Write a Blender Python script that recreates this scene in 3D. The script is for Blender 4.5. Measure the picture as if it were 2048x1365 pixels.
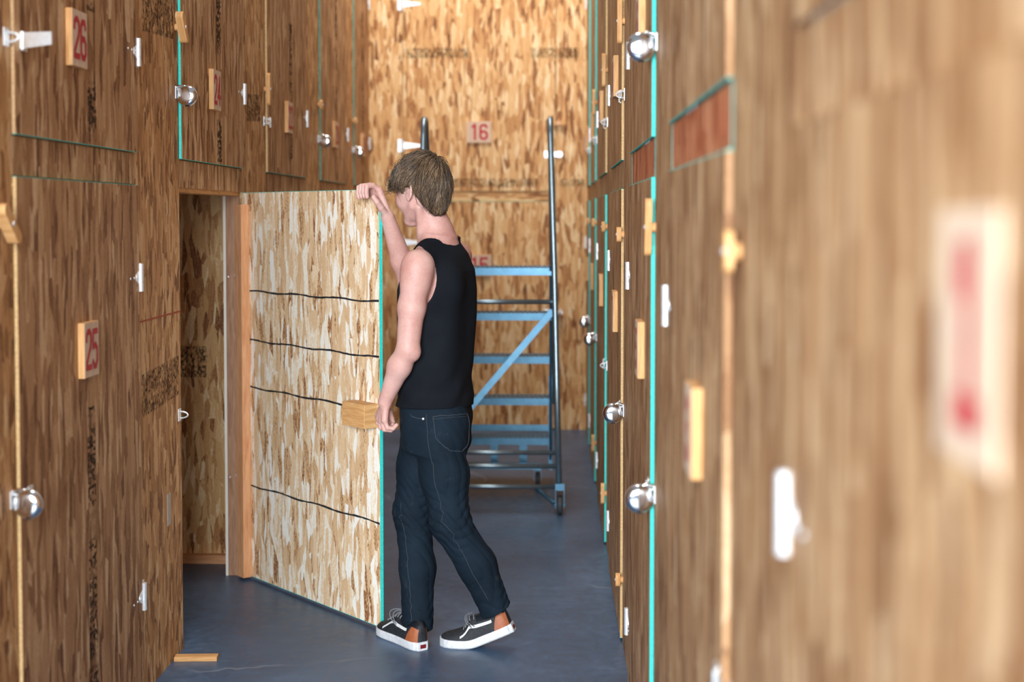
import bpy, bmesh, math, random
import numpy as np
from mathutils import Vector, Matrix, Euler

for _o in list(bpy.data.objects):
    bpy.data.objects.remove(_o, do_unlink=True)
scene = bpy.context.scene
COL = scene.collection
rnd = random.Random(7)
R = math.radians

# ------------------------------------------------------------------ camera
cd = bpy.data.cameras.new('camera')
cam = bpy.data.objects.new('camera', cd)
COL.objects.link(cam)
scene.camera = cam
scene.cycles.max_bounces = 7
scene.cycles.diffuse_bounces = 4
scene.cycles.transparent_max_bounces = 6
cam.location = (0, 0, 1.571)
cam.rotation_euler = Euler((R(90 - 2.315), 0, R(1.5695)), 'XYZ')
cd.lens = 50
cd.sensor_width = 36
cd.sensor_fit = 'HORIZONTAL'
cd.shift_y = -0.0671
cd.clip_start = 0.05
cd.dof.use_dof = True
cd.dof.focus_distance = 5.15
cd.dof.aperture_fstop = 2.0

# ------------------------------------------------------------------ light
vs = scene.view_settings
scene.display_settings.display_device = 'sRGB'
vs.view_transform = 'Standard'
vs.look = 'None'
vs.gamma = 1
vs.exposure = 0.0
vs.use_curve_mapping = False

w = bpy.data.worlds.new('World')
scene.world = w
w.use_nodes = True
bg = w.node_tree.nodes['Background']
bg.inputs[0].default_value = (0.86, 0.93, 1.0, 1)
bg.inputs[1].default_value = 0.36


def area(name, loc, target, sx, sy, power, col):
    ld = bpy.data.lights.new(name, 'AREA')
    ld.shape = 'RECTANGLE'
    ld.size = sx
    ld.size_y = sy
    ld.energy = power
    ld.color = col
    o = bpy.data.objects.new(name, ld)
    COL.objects.link(o)
    o.location = loc
    d = Vector(target) - Vector(loc)
    o.rotation_euler = d.to_track_quat('-Z', 'Y').to_euler()
    return o


# open roll-up door of the warehouse, behind and to the left of the photographer
area('daylight_from_open_doorway', (-1.15, -2.8, 2.3), (-0.6, 6.0, 1.2), 3.4, 2.8, 960, (0.90, 0.96, 1.0))
# roof lights high above the far end of the aisle
area('roof_lights', (-0.5, 8.9, 4.5), (-0.5, 10.4, 2.7), 1.4, 0.7, 38, (1.0, 0.95, 0.88))

area('aisle_fill_light', (-0.55, 7.0, 7.5), (-0.55, 7.3, 0), 1.2, 4.0, 185, (1.0, 0.90, 0.80))  # second overhead lamp, added to brighten the mid and far floor

# ------------------------------------------------------------------ node helpers


class NT:
    def __init__(self, name):
        self.m = bpy.data.materials.new(name)
        self.m.use_nodes = True
        self.t = self.m.node_tree
        self.n = self.t.nodes
        self.b = self.n['Principled BSDF']

    def node(self, typ, **kw):
        nd = self.n.new(typ)
        for k, v in kw.items():
            setattr(nd, k, v)
        return nd

    def link(self, a, b):
        self.t.links.new(a, b)

    def put(self, sock, v):
        if isinstance(v, bpy.types.NodeSocket):
            self.link(v, sock)
        else:
            sock.default_value = v

    def math(self, op, a, b=0.0, c=None, clamp=False):
        nd = self.node('ShaderNodeMath', operation=op, use_clamp=clamp)
        self.put(nd.inputs[0], a)
        self.put(nd.inputs[1], b)
        if c is not None:
            self.put(nd.inputs[2], c)
        return nd.outputs[0]

    def mapr(self, v, a, b, c, d, smooth=False):
        nd = self.node('ShaderNodeMapRange')
        nd.interpolation_type = 'SMOOTHSTEP' if smooth else 'LINEAR'
        self.put(nd.inputs[0], v)
        for i, q in enumerate((a, b, c, d)):
            nd.inputs[1 + i].default_value = q
        return nd.outputs[0]

    def mix(self, f, a, b, typ='RGBA', blend='MIX'):
        nd = self.node('ShaderNodeMix', data_type=typ)
        if typ == 'RGBA':
            nd.blend_type = blend
            i, o = (0, 6, 7), 2
        else:
            i, o = (0, 2, 3), 0
        self.put(nd.inputs[i[0]], f)
        self.put(nd.inputs[i[1]], a)
        self.put(nd.inputs[i[2]], b)
        return nd.outputs[o]

    def ramp(self, f, stops, interp='LINEAR'):
        nd = self.node('ShaderNodeValToRGB')
        cr = nd.color_ramp
        cr.interpolation = interp
        while len(cr.elements) < len(stops):
            cr.elements.new(0.5)
        for e, (p, c) in zip(cr.elements, stops):
            e.position = p
            e.color = (*c, 1)
        self.put(nd.inputs[0], f)
        return nd.outputs[0]

    def uv(self):
        return self.node('ShaderNodeTexCoord').outputs['UV']

    def obj(self):
        return self.node('ShaderNodeTexCoord').outputs['Object']

    def mapping(self, v, loc=(0, 0, 0), rot=(0, 0, 0), sc=(1, 1, 1)):
        nd = self.node('ShaderNodeMapping')
        self.put(nd.inputs[0], v)
        nd.inputs[1].default_value = loc
        nd.inputs[2].default_value = rot
        nd.inputs[3].default_value = sc
        return nd.outputs[0]

    def noise(self, v, scale=5, detail=3, rough=0.55, dist=0.0, dim='3D'):
        nd = self.node('ShaderNodeTexNoise', noise_dimensions=dim)
        self.put(nd.inputs['Vector'], v)
        nd.inputs['Scale'].default_value = scale
        nd.inputs['Detail'].default_value = detail
        nd.inputs['Roughness'].default_value = rough
        nd.inputs['Distortion'].default_value = dist
        return nd

    def voro(self, v, scale=1, feature='F1', dim='2D', rand=1.0):
        nd = self.node('ShaderNodeTexVoronoi', voronoi_dimensions=dim, feature=feature)
        self.put(nd.inputs['Vector'], v)
        nd.inputs['Scale'].default_value = scale
        nd.inputs['Randomness'].default_value = rand
        return nd

    def bump(self, h, strength=0.3, dist=0.002):
        nd = self.node('ShaderNodeBump')
        self.put(nd.inputs['Height'], h)
        nd.inputs['Strength'].default_value = strength
        nd.inputs['Distance'].default_value = dist
        self.link(nd.outputs[0], self.b.inputs['Normal'])

    def set(self, **kw):
        names = dict(col='Base Color', rough='Roughness', metal='Metallic', spec='Specular IOR Level', alpha='Alpha',
                     sss='Subsurface Weight', sheen='Sheen Weight', coat='Coat Weight')
        for k, v in kw.items():
            s = self.b.inputs[names[k]]
            if k == 'col' and not isinstance(v, bpy.types.NodeSocket):
                v = (*v, 1)
            self.put(s, v)
        return self


def osb(name, stops, angs, ls=0.11, ws=0.022, rough=0.62, warp=0.012, amp=0.12):
    """oriented strand board: overlapping layers of stretched cells, strands along V"""
    t = NT(name)
    uv = t.uv()
    wn = t.noise(uv, 9, 2)
    off = t.node('ShaderNodeVectorMath', operation='MULTIPLY_ADD')
    t.link(wn.outputs['Color'], off.inputs[0])
    off.inputs[1].default_value = (warp, warp, 0)
    t.link(uv, off.inputs[2])
    v0 = off.outputs[0]
    best = None
    for i, a in enumerate(angs):
        k = 1.0 + 0.25 * ((i * 37) % 5 - 2) / 2
        m = t.mapping(v0, (i * 3.7, i * 9.1, 0), (0, 0, R(a)), (1 / (ws * k), 1 / (ls * k), 1))
        vo = t.voro(m)
        sp = t.node('ShaderNodeSeparateColor')
        t.link(vo.outputs['Color'], sp.inputs[0])
        tone = sp.outputs[1]
        if best is None:
            best, bt = sp.outputs[0], tone
        else:
            gt = t.math('GREATER_THAN', sp.outputs[0], best)
            bt = t.mix(gt, bt, tone, 'FLOAT')
            best = t.math('MAXIMUM', best, sp.outputs[0])
    grain = t.noise(t.mapping(v0, sc=(330, 16, 1)), 1, 1).outputs[0]
    speck = t.noise(t.mapping(uv, sc=(240, 80, 1)), 1, 2).outputs[0]
    bt = t.math('ADD', bt, t.mapr(grain, 0.3, 0.7, -0.12, 0.12))
    bt = t.math('ADD', bt, t.mapr(speck, 0.3, 0.72, -amp, amp))
    col = t.ramp(bt, stops)
    t.set(col=col, rough=rough, spec=0.35)
    t.bump(bt, 0.25, 0.0015)
    return t.m


def lin(r, g, b):
    f = lambda c: ((c / 255 + 0.055) / 1.055) ** 2.4 if c > 10 else c / 255 / 12.92
    return (f(r), f(g), f(b))


M = {}
M['osb_wall'] = osb('osb_wall', [(0.0, lin(104, 64, 36)), (0.12, lin(138, 94, 58)), (0.45, lin(170, 126, 86)), (0.8, lin(190, 148, 106)), (1, lin(212, 178, 140))],
                    (4, -17, 24, 54), 0.15, 0.025)
M['osb_pillar'] = osb('osb_pillar', [(0.0, lin(112, 68, 38)), (0.12, lin(154, 106, 62)), (0.5, lin(188, 138, 88)), (0.8, lin(206, 158, 108)), (1, lin(222, 186, 140))],
                      (20, -38, 65, -70), 0.09, 0.024)
M['osb_back'] = osb('osb_back', [(0.0, lin(120, 72, 38)), (0.12, lin(178, 122, 72)), (0.45, lin(212, 162, 106)), (0.8, lin(226, 184, 130)), (1, lin(244, 218, 174))],
                    (8, -28, 48, 84), 0.12, 0.024)
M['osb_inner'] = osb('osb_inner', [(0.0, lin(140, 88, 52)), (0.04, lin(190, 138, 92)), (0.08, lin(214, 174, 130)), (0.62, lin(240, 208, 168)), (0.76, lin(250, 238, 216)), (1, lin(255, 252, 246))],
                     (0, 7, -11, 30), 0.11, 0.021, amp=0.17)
M['osb_red'] = osb('osb_red', [(0.0, lin(140, 62, 34)), (0.4, lin(180, 98, 62)), (0.8, lin(202, 124, 84)), (1, lin(214, 150, 110))], (90, 75, 110), 0.12, 0.03)


def wood(name, c1, c2, scale=1.0, rough=0.6):
    t = NT(name)
    u = t.uv()
    n = t.noise(t.mapping(u, sc=(70 * scale, 5 * scale, 1)), 1, 4, 0.6, 1.2)
    f = t.noise(t.mapping(u, sc=(500, 20, 1)), 1, 2)
    v = t.math('ADD', n.outputs[0], t.mapr(f.outputs[0], 0.3, 0.7, -0.12, 0.12))
    t.set(col=t.ramp(v, [(0.3, c1), (0.7, c2)]), rough=rough, spec=0.3)
    t.bump(v, 0.15, 0.001)
    return t.m


M['pine'] = wood('pine_wood', lin(196, 140, 84), lin(232, 184, 126))
M['pine_shaded'] = wood('shaded_stud_wood', lin(150, 108, 82), lin(188, 146, 116))  # browner tone paints in the shade on the jamb stud
M['fir'] = wood('fir_stud_wood', lin(206, 140, 92), lin(232, 176, 132))
M['pale'] = wood('overlit_board_wood', lin(236, 228, 214), lin(250, 245, 236), 0.7)  # near-white colour paints in the strong light on the jamb's board edge


def plain(name, col, rough=0.5, metal=0.0, nscale=40, amt=0.12, spec=0.5, bump=0.0):
    t = NT(name)
    n = t.noise(t.obj(), nscale, 3).outputs[0]
    lo = tuple(max(0, c * (1 - amt)) for c in col)
    hi = tuple(min(1, c * (1 + amt)) for c in col)
    t.set(col=t.ramp(n, [(0.3, lo), (0.7, hi)]), rough=rough, metal=metal, spec=spec)
    if bump:
        t.bump(n, bump, 0.001)
    return t.m


M['teal'] = plain('turquoise_edge_paint', lin(44, 212, 202), 0.6, nscale=120, amt=0.15)
M['teal_dull'] = plain('worn_turquoise_edge', lin(96, 160, 142), 0.7, nscale=90, amt=0.3)
M['edge'] = plain('raw_board_edge', lin(206, 170, 118), 0.75, nscale=150, amt=0.2)
M['edge_dull'] = plain('dull_board_edge', lin(188, 150, 108), 0.8, nscale=150, amt=0.2)
M['zinc'] = plain('zinc_plated_steel', (0.86, 0.89, 0.92), 0.4, 0.6, 90, 0.06)
M['chrome'] = plain('chrome', (0.80, 0.80, 0.82), 0.10, 1.0, 30, 0.03)
M['keyhole'] = plain('black_keyway', (0.01, 0.01, 0.012), 0.5)
M['plate'] = wood('plate_face', lin(206, 176, 150), lin(222, 196, 172), 0.6)
M['redpaint'] = plain('red_stencil_paint', lin(186, 34, 52), 0.6, nscale=60, amt=0.2)
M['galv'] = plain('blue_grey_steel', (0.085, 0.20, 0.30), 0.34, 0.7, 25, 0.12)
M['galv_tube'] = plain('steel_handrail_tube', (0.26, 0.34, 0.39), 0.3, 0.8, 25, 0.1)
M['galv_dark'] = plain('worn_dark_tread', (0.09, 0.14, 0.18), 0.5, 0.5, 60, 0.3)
M['rubber'] = plain('dark_caster_rubber', (0.05, 0.055, 0.06), 0.6)
M['sticker'] = plain('grey_sticker', lin(176, 172, 168), 0.5, nscale=300, amt=0.3)


def ink(name, gx, gy, dens=0.52, col=(0.02, 0.018, 0.016), amax=0.8, smear=6.0):
    """stamped print: blocky glyph rows that show the board between them"""
    t = NT(name)
    u = t.uv()
    vo = t.voro(t.mapping(u, sc=(1 / gx, 1 / gy, 1)), 1, rand=0.35)
    sp = t.node('ShaderNodeSeparateColor')
    t.link(vo.outputs['Color'], sp.inputs[0])
    on = t.math('LESS_THAN', sp.outputs[0], dens)
    row = t.noise(t.mapping(u, sc=(0, smear, 1)), 1, 2).outputs[0]
    rowon = t.mapr(row, 0.42, 0.52, 0, 1)
    wear = t.mapr(t.noise(u, 90, 3).outputs[0], 0.35, 0.6, 0.2, 1)
    a = t.math('MULTIPLY', t.math('MULTIPLY', on, rowon) if smear > 1 else on, wear)
    a = t.math('MULTIPLY', a, amax)
    t.set(col=col, rough=0.8, alpha=a, spec=0.1)
    return t.m


M['ink'] = ink('black_edge_stamp', 0.016, 0.009, 0.62, amax=0.92)
M['ink_grid'] = ink('black_grade_stamp', 0.006, 0.012, 0.55, smear=0.01, amax=0.7)


def floor_mat():
    t = NT('worn_concrete')
    p = t.obj()
    a = t.noise(p, 1.3, 5, 0.6, 0.4).outputs[0]
    b = t.noise(p, 22, 4, 0.65).outputs[0]
    v = t.math('ADD', t.math('MULTIPLY', a, 0.65), t.math('MULTIPLY', b, 0.35))
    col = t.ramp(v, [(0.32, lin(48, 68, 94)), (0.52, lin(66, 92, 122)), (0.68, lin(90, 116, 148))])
    wp = t.noise(p, 3, 3)
    off = t.node('ShaderNodeVectorMath', operation='MULTIPLY_ADD')
    t.link(wp.outputs['Color'], off.inputs[0])
    off.inputs[1].default_value = (0.35, 0.35, 0)
    t.link(p, off.inputs[2])
    cr = t.voro(off.outputs[0], 0.55, 'DISTANCE_TO_EDGE', '2D')
    c = t.mapr(cr.outputs[0], 0.0, 0.006, 1, 0)
    patch = t.mapr(t.noise(p, 1.1, 2).outputs[0], 0.5, 0.6, 0, 0.6)
    col = t.mix(t.math('MULTIPLY', c, patch), col, (*lin(170, 176, 184), 1))
    chip = t.mapr(t.noise(p, 60, 2).outputs[0], 0.70, 0.74, 0, 0.4)
    col = t.mix(chip, col, (*lin(60, 62, 68), 1))
    t.set(col=col, rough=t.mapr(b, 0.3, 0.7, 0.30, 0.48), spec=0.5)
    t.bump(b, 0.08, 0.002)
    return t.m


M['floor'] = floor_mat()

# ------------------------------------------------------------------ mesh helpers


def boxuv(me, seed):
    """box-projected UVs in metres; V is the long (vertical) axis of the surface"""
    r = random.Random(seed)
    ou, ov = r.uniform(0, 40), r.uniform(0, 40)
    uvl = me.uv_layers.new(name='uv')
    vs_ = me.vertices
    for p in me.polygons:
        n = p.normal
        ax = max(range(3), key=lambda i: abs(n[i]))
        for li in p.loop_indices:
            c = vs_[me.loops[li].vertex_index].co
            if ax == 0:
                q = (c.y, c.z)
            elif ax == 1:
                q = (c.x, c.z)
            else:
                q = (c.x, c.y)
            uvl.data[li].uv = (q[0] + ou, q[1] + ov)


SEED = [0]


def tag(o, label=None, cat=None, group=None, kind=None):
    if label:
        o['label'] = label
    if cat:
        o['category'] = cat
    if group:
        o['group'] = group
    if kind:
        o['kind'] = kind
    return o


def mk(name, verts, faces, mat, parent=None, smooth=False, uv=True, swap=False):
    me = bpy.data.meshes.new(name)
    me.from_pydata([tuple(v) for v in verts], [], faces)
    me.update()
    me.materials.append(M[mat] if isinstance(mat, str) else mat)
    SEED[0] += 1
    if uv:
        boxuv(me, SEED[0])
        if swap:
            for d in me.uv_layers[0].data:
                d.uv = (d.uv[1], d.uv[0])
    if smooth:
        me.polygons.foreach_set('use_smooth', [True] * len(me.polygons))
    o = bpy.data.objects.new(name, me)
    COL.objects.link(o)
    if parent is not None:
        o.parent = parent
    return o


def bmobj(name, bm, mat, parent=None, smooth=False, uv=True, swap=False):
    bmesh.ops.recalc_face_normals(bm, faces=bm.faces)
    bm.verts.index_update()
    v = [tuple(x.co) for x in bm.verts]
    f = [[x.index for x in q.verts] for q in bm.faces]
    bm.free()
    return mk(name, v, f, mat, parent, smooth, uv, swap)


def empty(name, loc=(0, 0, 0), rz=0.0):
    o = bpy.data.objects.new(name, None)
    o.empty_display_size = 0.1
    COL.objects.link(o)
    o.location = loc
    o.rotation_euler = (0, 0, rz)
    return o


def add_box(bm, lo, hi, bev=0.0):
    vv = [bm.verts.new((x, y, z)) for x in (lo[0], hi[0]) for y in (lo[1], hi[1]) for z in (lo[2], hi[2])]
    for f in ((0, 1, 3, 2), (4, 6, 7, 5), (0, 4, 5, 1), (2, 3, 7, 6), (0, 2, 6, 4), (1, 5, 7, 3)):
        bm.faces.new([vv[i] for i in f])
    if bev:
        es = {e for v in vv for e in v.link_edges}
        bmesh.ops.bevel(bm, geom=list(es), offset=bev, segments=1, affect='EDGES')


def box(name, lo, hi, mat, parent=None, bev=0.0, swap=False):
    lo2 = [min(a, b) for a, b in zip(lo, hi)]
    hi2 = [max(a, b) for a, b in zip(lo, hi)]
    bm = bmesh.new()
    add_box(bm, lo2, hi2, bev)
    return bmobj(name, bm, mat, parent, swap=swap)


def add_tube(bm, pts, r, seg=10, cap=True):
    pts = [Vector(p) for p in pts]
    rs = r if isinstance(r, (list, tuple)) else [r] * len(pts)
    rings = []
    up = Vector((0, 0, 1))
    for i, p in enumerate(pts):
        if i == 0:
            d = pts[1] - p
        elif i == len(pts) - 1:
            d = p - pts[-2]
        else:
            d = (pts[i + 1] - p).normalized() + (p - pts[i - 1]).normalized()
        d.normalize()
        if i == 0:
            a = d.cross(up)
            if a.length < 1e-3:
                a = d.cross(Vector((1, 0, 0)))
        else:
            a = pa - d * pa.dot(d)
        a.normalize()
        pa = a
        b = d.cross(a)
        rings.append([bm.verts.new(p + rs[i] * (math.cos(2 * math.pi * k / seg) * a + math.sin(2 * math.pi * k / seg) * b)) for k in range(seg)])
    for q, s in zip(rings, rings[1:]):
        for k in range(seg):
            bm.faces.new((q[k], q[(k + 1) % seg], s[(k + 1) % seg], s[k]))
    if cap:
        bm.faces.new(rings[0][::-1])
        bm.faces.new(rings[-1])


def tube(name, pts, r, mat, parent=None, seg=10):
    bm = bmesh.new()
    add_tube(bm, pts, r, seg)
    return bmobj(name, bm, mat, parent, smooth=True)


def add_lathe(bm, prof, org, axis, seg=24):
    """prof: (distance along axis, radius)"""
    ax = Vector(axis).normalized()
    a = ax.orthogonal().normalized()
    b = ax.cross(a)
    org = Vector(org)
    rings = []
    for h, r in prof:
        c = org + ax * h
        if r < 1e-6:
            rings.append([bm.verts.new(c)])
        else:
            rings.append([bm.verts.new(c + r * (math.cos(2 * math.pi * k / seg) * a + math.sin(2 * math.pi * k / seg) * b)) for k in range(seg)])
    for q, s in zip(rings, rings[1:]):
        for k in range(seg):
            k2 = (k + 1) % seg
            if len(q) == 1 and len(s) > 1:
                bm.faces.new((q[0], s[k2], s[k]))
            elif len(s) == 1 and len(q) > 1:
                bm.faces.new((q[k], q[k2], s[0]))
            elif len(q) > 1:
                bm.faces.new((q[k], q[k2], s[k2], s[k]))


def add_plate(bm, pts, y0, y1):
    """prism: outline pts (x, z), from depth y0 to y1"""
    a = [bm.verts.new((x, y0, z)) for x, z in pts]
    b = [bm.verts.new((x, y1, z)) for x, z in pts]
    bm.faces.new(a)
    bm.faces.new(b[::-1])
    n = len(pts)
    for i in range(n):
        bm.faces.new((a[i], b[i], b[(i + 1) % n], a[(i + 1) % n]))


# stencil numerals: polylines in a 0..1 by 0..1.9 cell
DIG = {
    '1': [[(0.25, 1.62), (0.58, 1.9), (0.58, 0)]],
    'I': [[(0.2, 1.55), (0.58, 1.86), (0.58, 0.1)], [(0.15, 0.1), (1.0, 0.1)], [(0.25, 1.78), (0.62, 1.78)]],
    '2': [[(0.08, 1.45), (0.12, 1.72), (0.32, 1.88), (0.68, 1.88), (0.9, 1.7), (0.92, 1.38), (0.78, 1.05), (0.12, 0.3), (0.08, 0.06), (0.95, 0.06)]],
    '3': [[(0.08, 1.6), (0.25, 1.84), (0.7, 1.86), (0.92, 1.62), (0.9, 1.2), (0.65, 1.0), (0.4, 1.0)], [(0.65, 1.0), (0.92, 0.78), (0.92, 0.3), (0.7, 0.06), (0.25, 0.08), (0.08, 0.32)]],
    '4': [[(0.72, 0), (0.72, 1.88), (0.05, 0.5), (0.98, 0.5)]],
    '5': [[(0.92, 1.85), (0.15, 1.85), (0.1, 1.05), (0.6, 1.15), (0.9, 0.92), (0.92, 0.34), (0.68, 0.06), (0.28, 0.06), (0.07, 0.3)]],
    '6': [[(0.9, 1.55), (0.74, 1.84), (0.3, 1.84), (0.08, 1.6), (0.08, 0.3), (0.3, 0.06), (0.7, 0.06), (0.92, 0.3), (0.92, 0.75), (0.7, 1.0), (0.3, 1.0), (0.08, 0.8)]],
    '7': [[(0.06, 1.85), (0.92, 1.85), (0.4, 0)]],
    '8': [[(0.3, 1.0), (0.1, 1.25), (0.1, 1.62), (0.3, 1.85), (0.7, 1.85), (0.9, 1.62), (0.9, 1.25), (0.7, 1.0), (0.3, 1.0), (0.08, 0.75), (0.08, 0.3), (0.3, 0.06), (0.7, 0.06), (0.92, 0.3), (0.92, 0.75), (0.7, 1.0)]],
    '9': [[(0.1, 0.35), (0.26, 0.06), (0.7, 0.06), (0.92, 0.3), (0.92, 1.6), (0.7, 1.84), (0.3, 1.84), (0.08, 1.6), (0.08, 1.15), (0.3, 0.9), (0.7, 0.9), (0.92, 1.1)]],
    '0': [[(0.3, 0.06), (0.08, 0.3), (0.08, 1.6), (0.3, 1.84), (0.7, 1.84), (0.92, 1.6), (0.92, 0.3), (0.7, 0.06), (0.3, 0.06)]],
}


def numeral(parent, text, cx, cz, y, o, h=0.105, sq=1.0):
    """red stencilled numerals on a plate; o is the outward sign along local y"""
    s = h / 1.9
    bm = bmesh.new()
    adv = 1.22 * s
    tot = adv * len(text) - 0.22 * s
    sx = -o
    hw = (0.21 if text == 'I' else 0.15) * s
    lift = 0
    for i, ch in enumerate(text):
        x0 = -tot / 2 + i * adv
        for pl in DIG[ch]:
            P = [Vector((x0 + a * s, b * s - h / 2)) for a, b in pl]
            for a, b in zip(P, P[1:]):
                d = (b - a).normalized()
                nrm = Vector((-d.y, d.x)) * hw
                a2, b2 = a - d * hw * 0.7, b + d * hw * 0.7
                lift += 1
                yy = y + o * (0.0006 + 0.00002 * lift)
                vv = [bm.verts.new((cx + sx * q.x * sq, yy, cz + q.y)) for q in (a2 + nrm, a2 - nrm, b2 - nrm, b2 + nrm)]
                bm.faces.new(vv)
    return bmobj('numeral', bm, 'redpaint', parent)


# ------------------------------------------------------------------ door furniture (local frame: x from hinge to latch, y*o outward)


def t_hinge(parent, z, o, k=0.5):
    h = empty('hinge')
    h.parent = parent
    bm = bmesh.new()
    y1 = o * 0.0035
    add_plate(bm, [(-0.036, z - 0.046), (-0.006, z - 0.046), (-0.006, z + 0.046), (-0.036, z + 0.046)], 0.0, y1)
    bmobj('leaf', bm, 'zinc', h)
    bm = bmesh.new()
    yd = o * 0.009
    add_plate(bm, [(0.006, z - 0.026), (0.03 * k, z - 0.022), (0.13 * k, z - 0.009), (0.136 * k, z), (0.13 * k, z + 0.009), (0.03 * k, z + 0.022), (0.006, z + 0.026)], yd, yd + o * 0.003)
    bmobj('strap', bm, 'zinc', h)
    bm = bmesh.new()
    for k in range(3):
        a = z - 0.045 + k * 0.030
        add_tube(bm, [(0, o * 0.013, a), (0, o * 0.013, a + 0.0294)], 0.0088, 14)
    for sx, dz in ((-0.022, 0.03), (-0.022, -0.03)):
        add_lathe(bm, [(0, 0.005), (0.002, 0.004), (0.003, 0)], (sx, o * 0.0035, z + dz), (0, o, 0), 8)
    for sx in ((0.035, 0.07, 0.11) if k > 0.9 else (0.018,)):
        add_lathe(bm, [(0, 0.004), (0.002, 0.003), (0.003, 0)], (sx, o * 0.012, z), (0, o, 0), 8)
    bmobj('knuckle', bm, 'zinc', h)
    return h


def hasp(parent, W, z, o, flap_open=False):
    """hinged hasp over the latch seam; staple on the frame side"""
    h = empty('hasp')
    h.parent = parent
    bm = bmesh.new()
    yd = o * 0.009
    add_plate(bm, [(W - 0.085, z - 0.024), (W - 0.05, z - 0.024), (W - 0.05, z + 0.024), (W - 0.085, z + 0.024)], yd, yd + o * 0.003)
    bmobj('leaf', bm, 'zinc', h)
    bm = bmesh.new()
    add_tube(bm, [(W - 0.047, yd + o * 0.005, z - 0.022), (W - 0.047, yd + o * 0.005, z + 0.022)], 0.005, 8)
    if flap_open:
        c, s = math.cos(R(62)), math.sin(R(62))
        L = 0.1
        add_box(bm, (W - 0.047, min(yd, yd + o * 0.004), z - 0.02), (W - 0.042, max(yd, yd + o * 0.004), z + 0.02))
        vv = []
        for t_, zz in ((0, -0.02), (0, 0.02), (L, 0.016), (L, -0.016)):
            vv.append((W - 0.044 + t_ * c, yd + o * (0.006 + t_ * s), z + zz))
        q = [bm.verts.new(p) for p in vv] + [bm.verts.new((p[0] - 0.003, p[1] + o * 0.0015, p[2])) for p in vv]
        for f in ((0, 1, 2, 3), (7, 6, 5, 4), (0, 4, 5, 1), (1, 5, 6, 2), (2, 6, 7, 3), (3, 7, 4, 0)):
            bm.faces.new([q[i] for i in f])
    else:
        add_plate(bm, [(W - 0.042, z - 0.019), (W + 0.045, z - 0.015), (W + 0.05, z), (W + 0.045, z + 0.015), (W - 0.042, z + 0.019)], yd + o * 0.003, yd + o * 0.006)
    bmobj('strap', bm, 'zinc', h)
    return h


def staple(parent, x, z, o, name='staple'):
    bm = bmesh.new()
    add_plate(bm, [(x - 0.016, z - 0.022), (x + 0.016, z - 0.022), (x + 0.016, z + 0.022), (x - 0.016, z + 0.022)], 0.0, o * 0.0025)
    pts = []
    for k in range(9):
        a = math.pi * k / 8
        pts.append((x, o * (0.003 + 0.028 * math.sin(a)), z + 0.012 * math.cos(a)))
    add_tube(bm, pts, 0.003, 8)
    return bmobj(name, bm, 'zinc', parent)


LOCK = {}


def padlock(loc, rz, label, o=1, tilt=0.0):
    """round disc padlock hanging on its staple"""
    e = empty('disc_padlock', loc, rz)
    tag(e, label, 'padlock', 'round chrome padlocks on the locker doors')
    key = o
    if key not in LOCK:
        c = (0, o * 0.026, -0.012)
        bm = bmesh.new()
        r = 0.036
        prof = [(-0.015, 0), (-0.0148, 0.014), (-0.0135, 0.024), (-0.0105, 0.031), (-0.006, 0.0345), (-0.003, r), (0.003, r), (0.006, 0.0345), (0.0105, 0.031), (0.0135, 0.024), (0.0148, 0.014), (0.015, 0)]
        add_lathe(bm, prof, c, (1, 0, 0), 40)
        b0 = bmobj('lock_body', bm, 'chrome', e, smooth=True)
        bm = bmesh.new()
        add_lathe(bm, [(0.0, 0.0368), (0.002, 0.0375), (0.004, 0.0368)], (-0.002, c[1], c[2]), (1, 0, 0), 40)
        b1 = bmobj('rim', bm, 'zinc', b0, smooth=True)
        bm = bmesh.new()
        pts = [(0, c[1] - o * 0.02 + o * 0.026 * math.cos(a), c[2] + 0.012 + 0.024 * math.sin(a)) for a in [R(q) for q in range(20, 161, 14)]]
        add_tube(bm, pts, 0.0042, 10)
        b2 = bmobj('shackle', bm, 'chrome', e, smooth=True)
        bm = bmesh.new()
        add_lathe(bm, [(0, 0.0085), (0.0012, 0.0085), (0.0012, 0)], (0, c[1], c[2] - 0.036), (0, 0, -1), 14)
        b3 = bmobj('keyway', bm, 'keyhole', e)
        bm = bmesh.new()
        add_lathe(bm, [(0, 0.011), (0.0014, 0.010), (0.0015, 0)], (-0.0146, c[1], c[2]), (-1, 0, 0), 18)
        b4 = bmobj('rivet', bm, 'zinc', b0, smooth=True)
        LOCK[key] = [(b0, [b1, b4]), (b2, []), (b3, [])]
    else:
        for b, subs in LOCK[key]:
            c_ = b.copy()
            COL.objects.link(c_)
            c_.parent = e
            for s in subs:
                d = s.copy()
                COL.objects.link(d)
                d.parent = c_
    e.rotation_euler = (0, tilt, rz)
    return e


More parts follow.
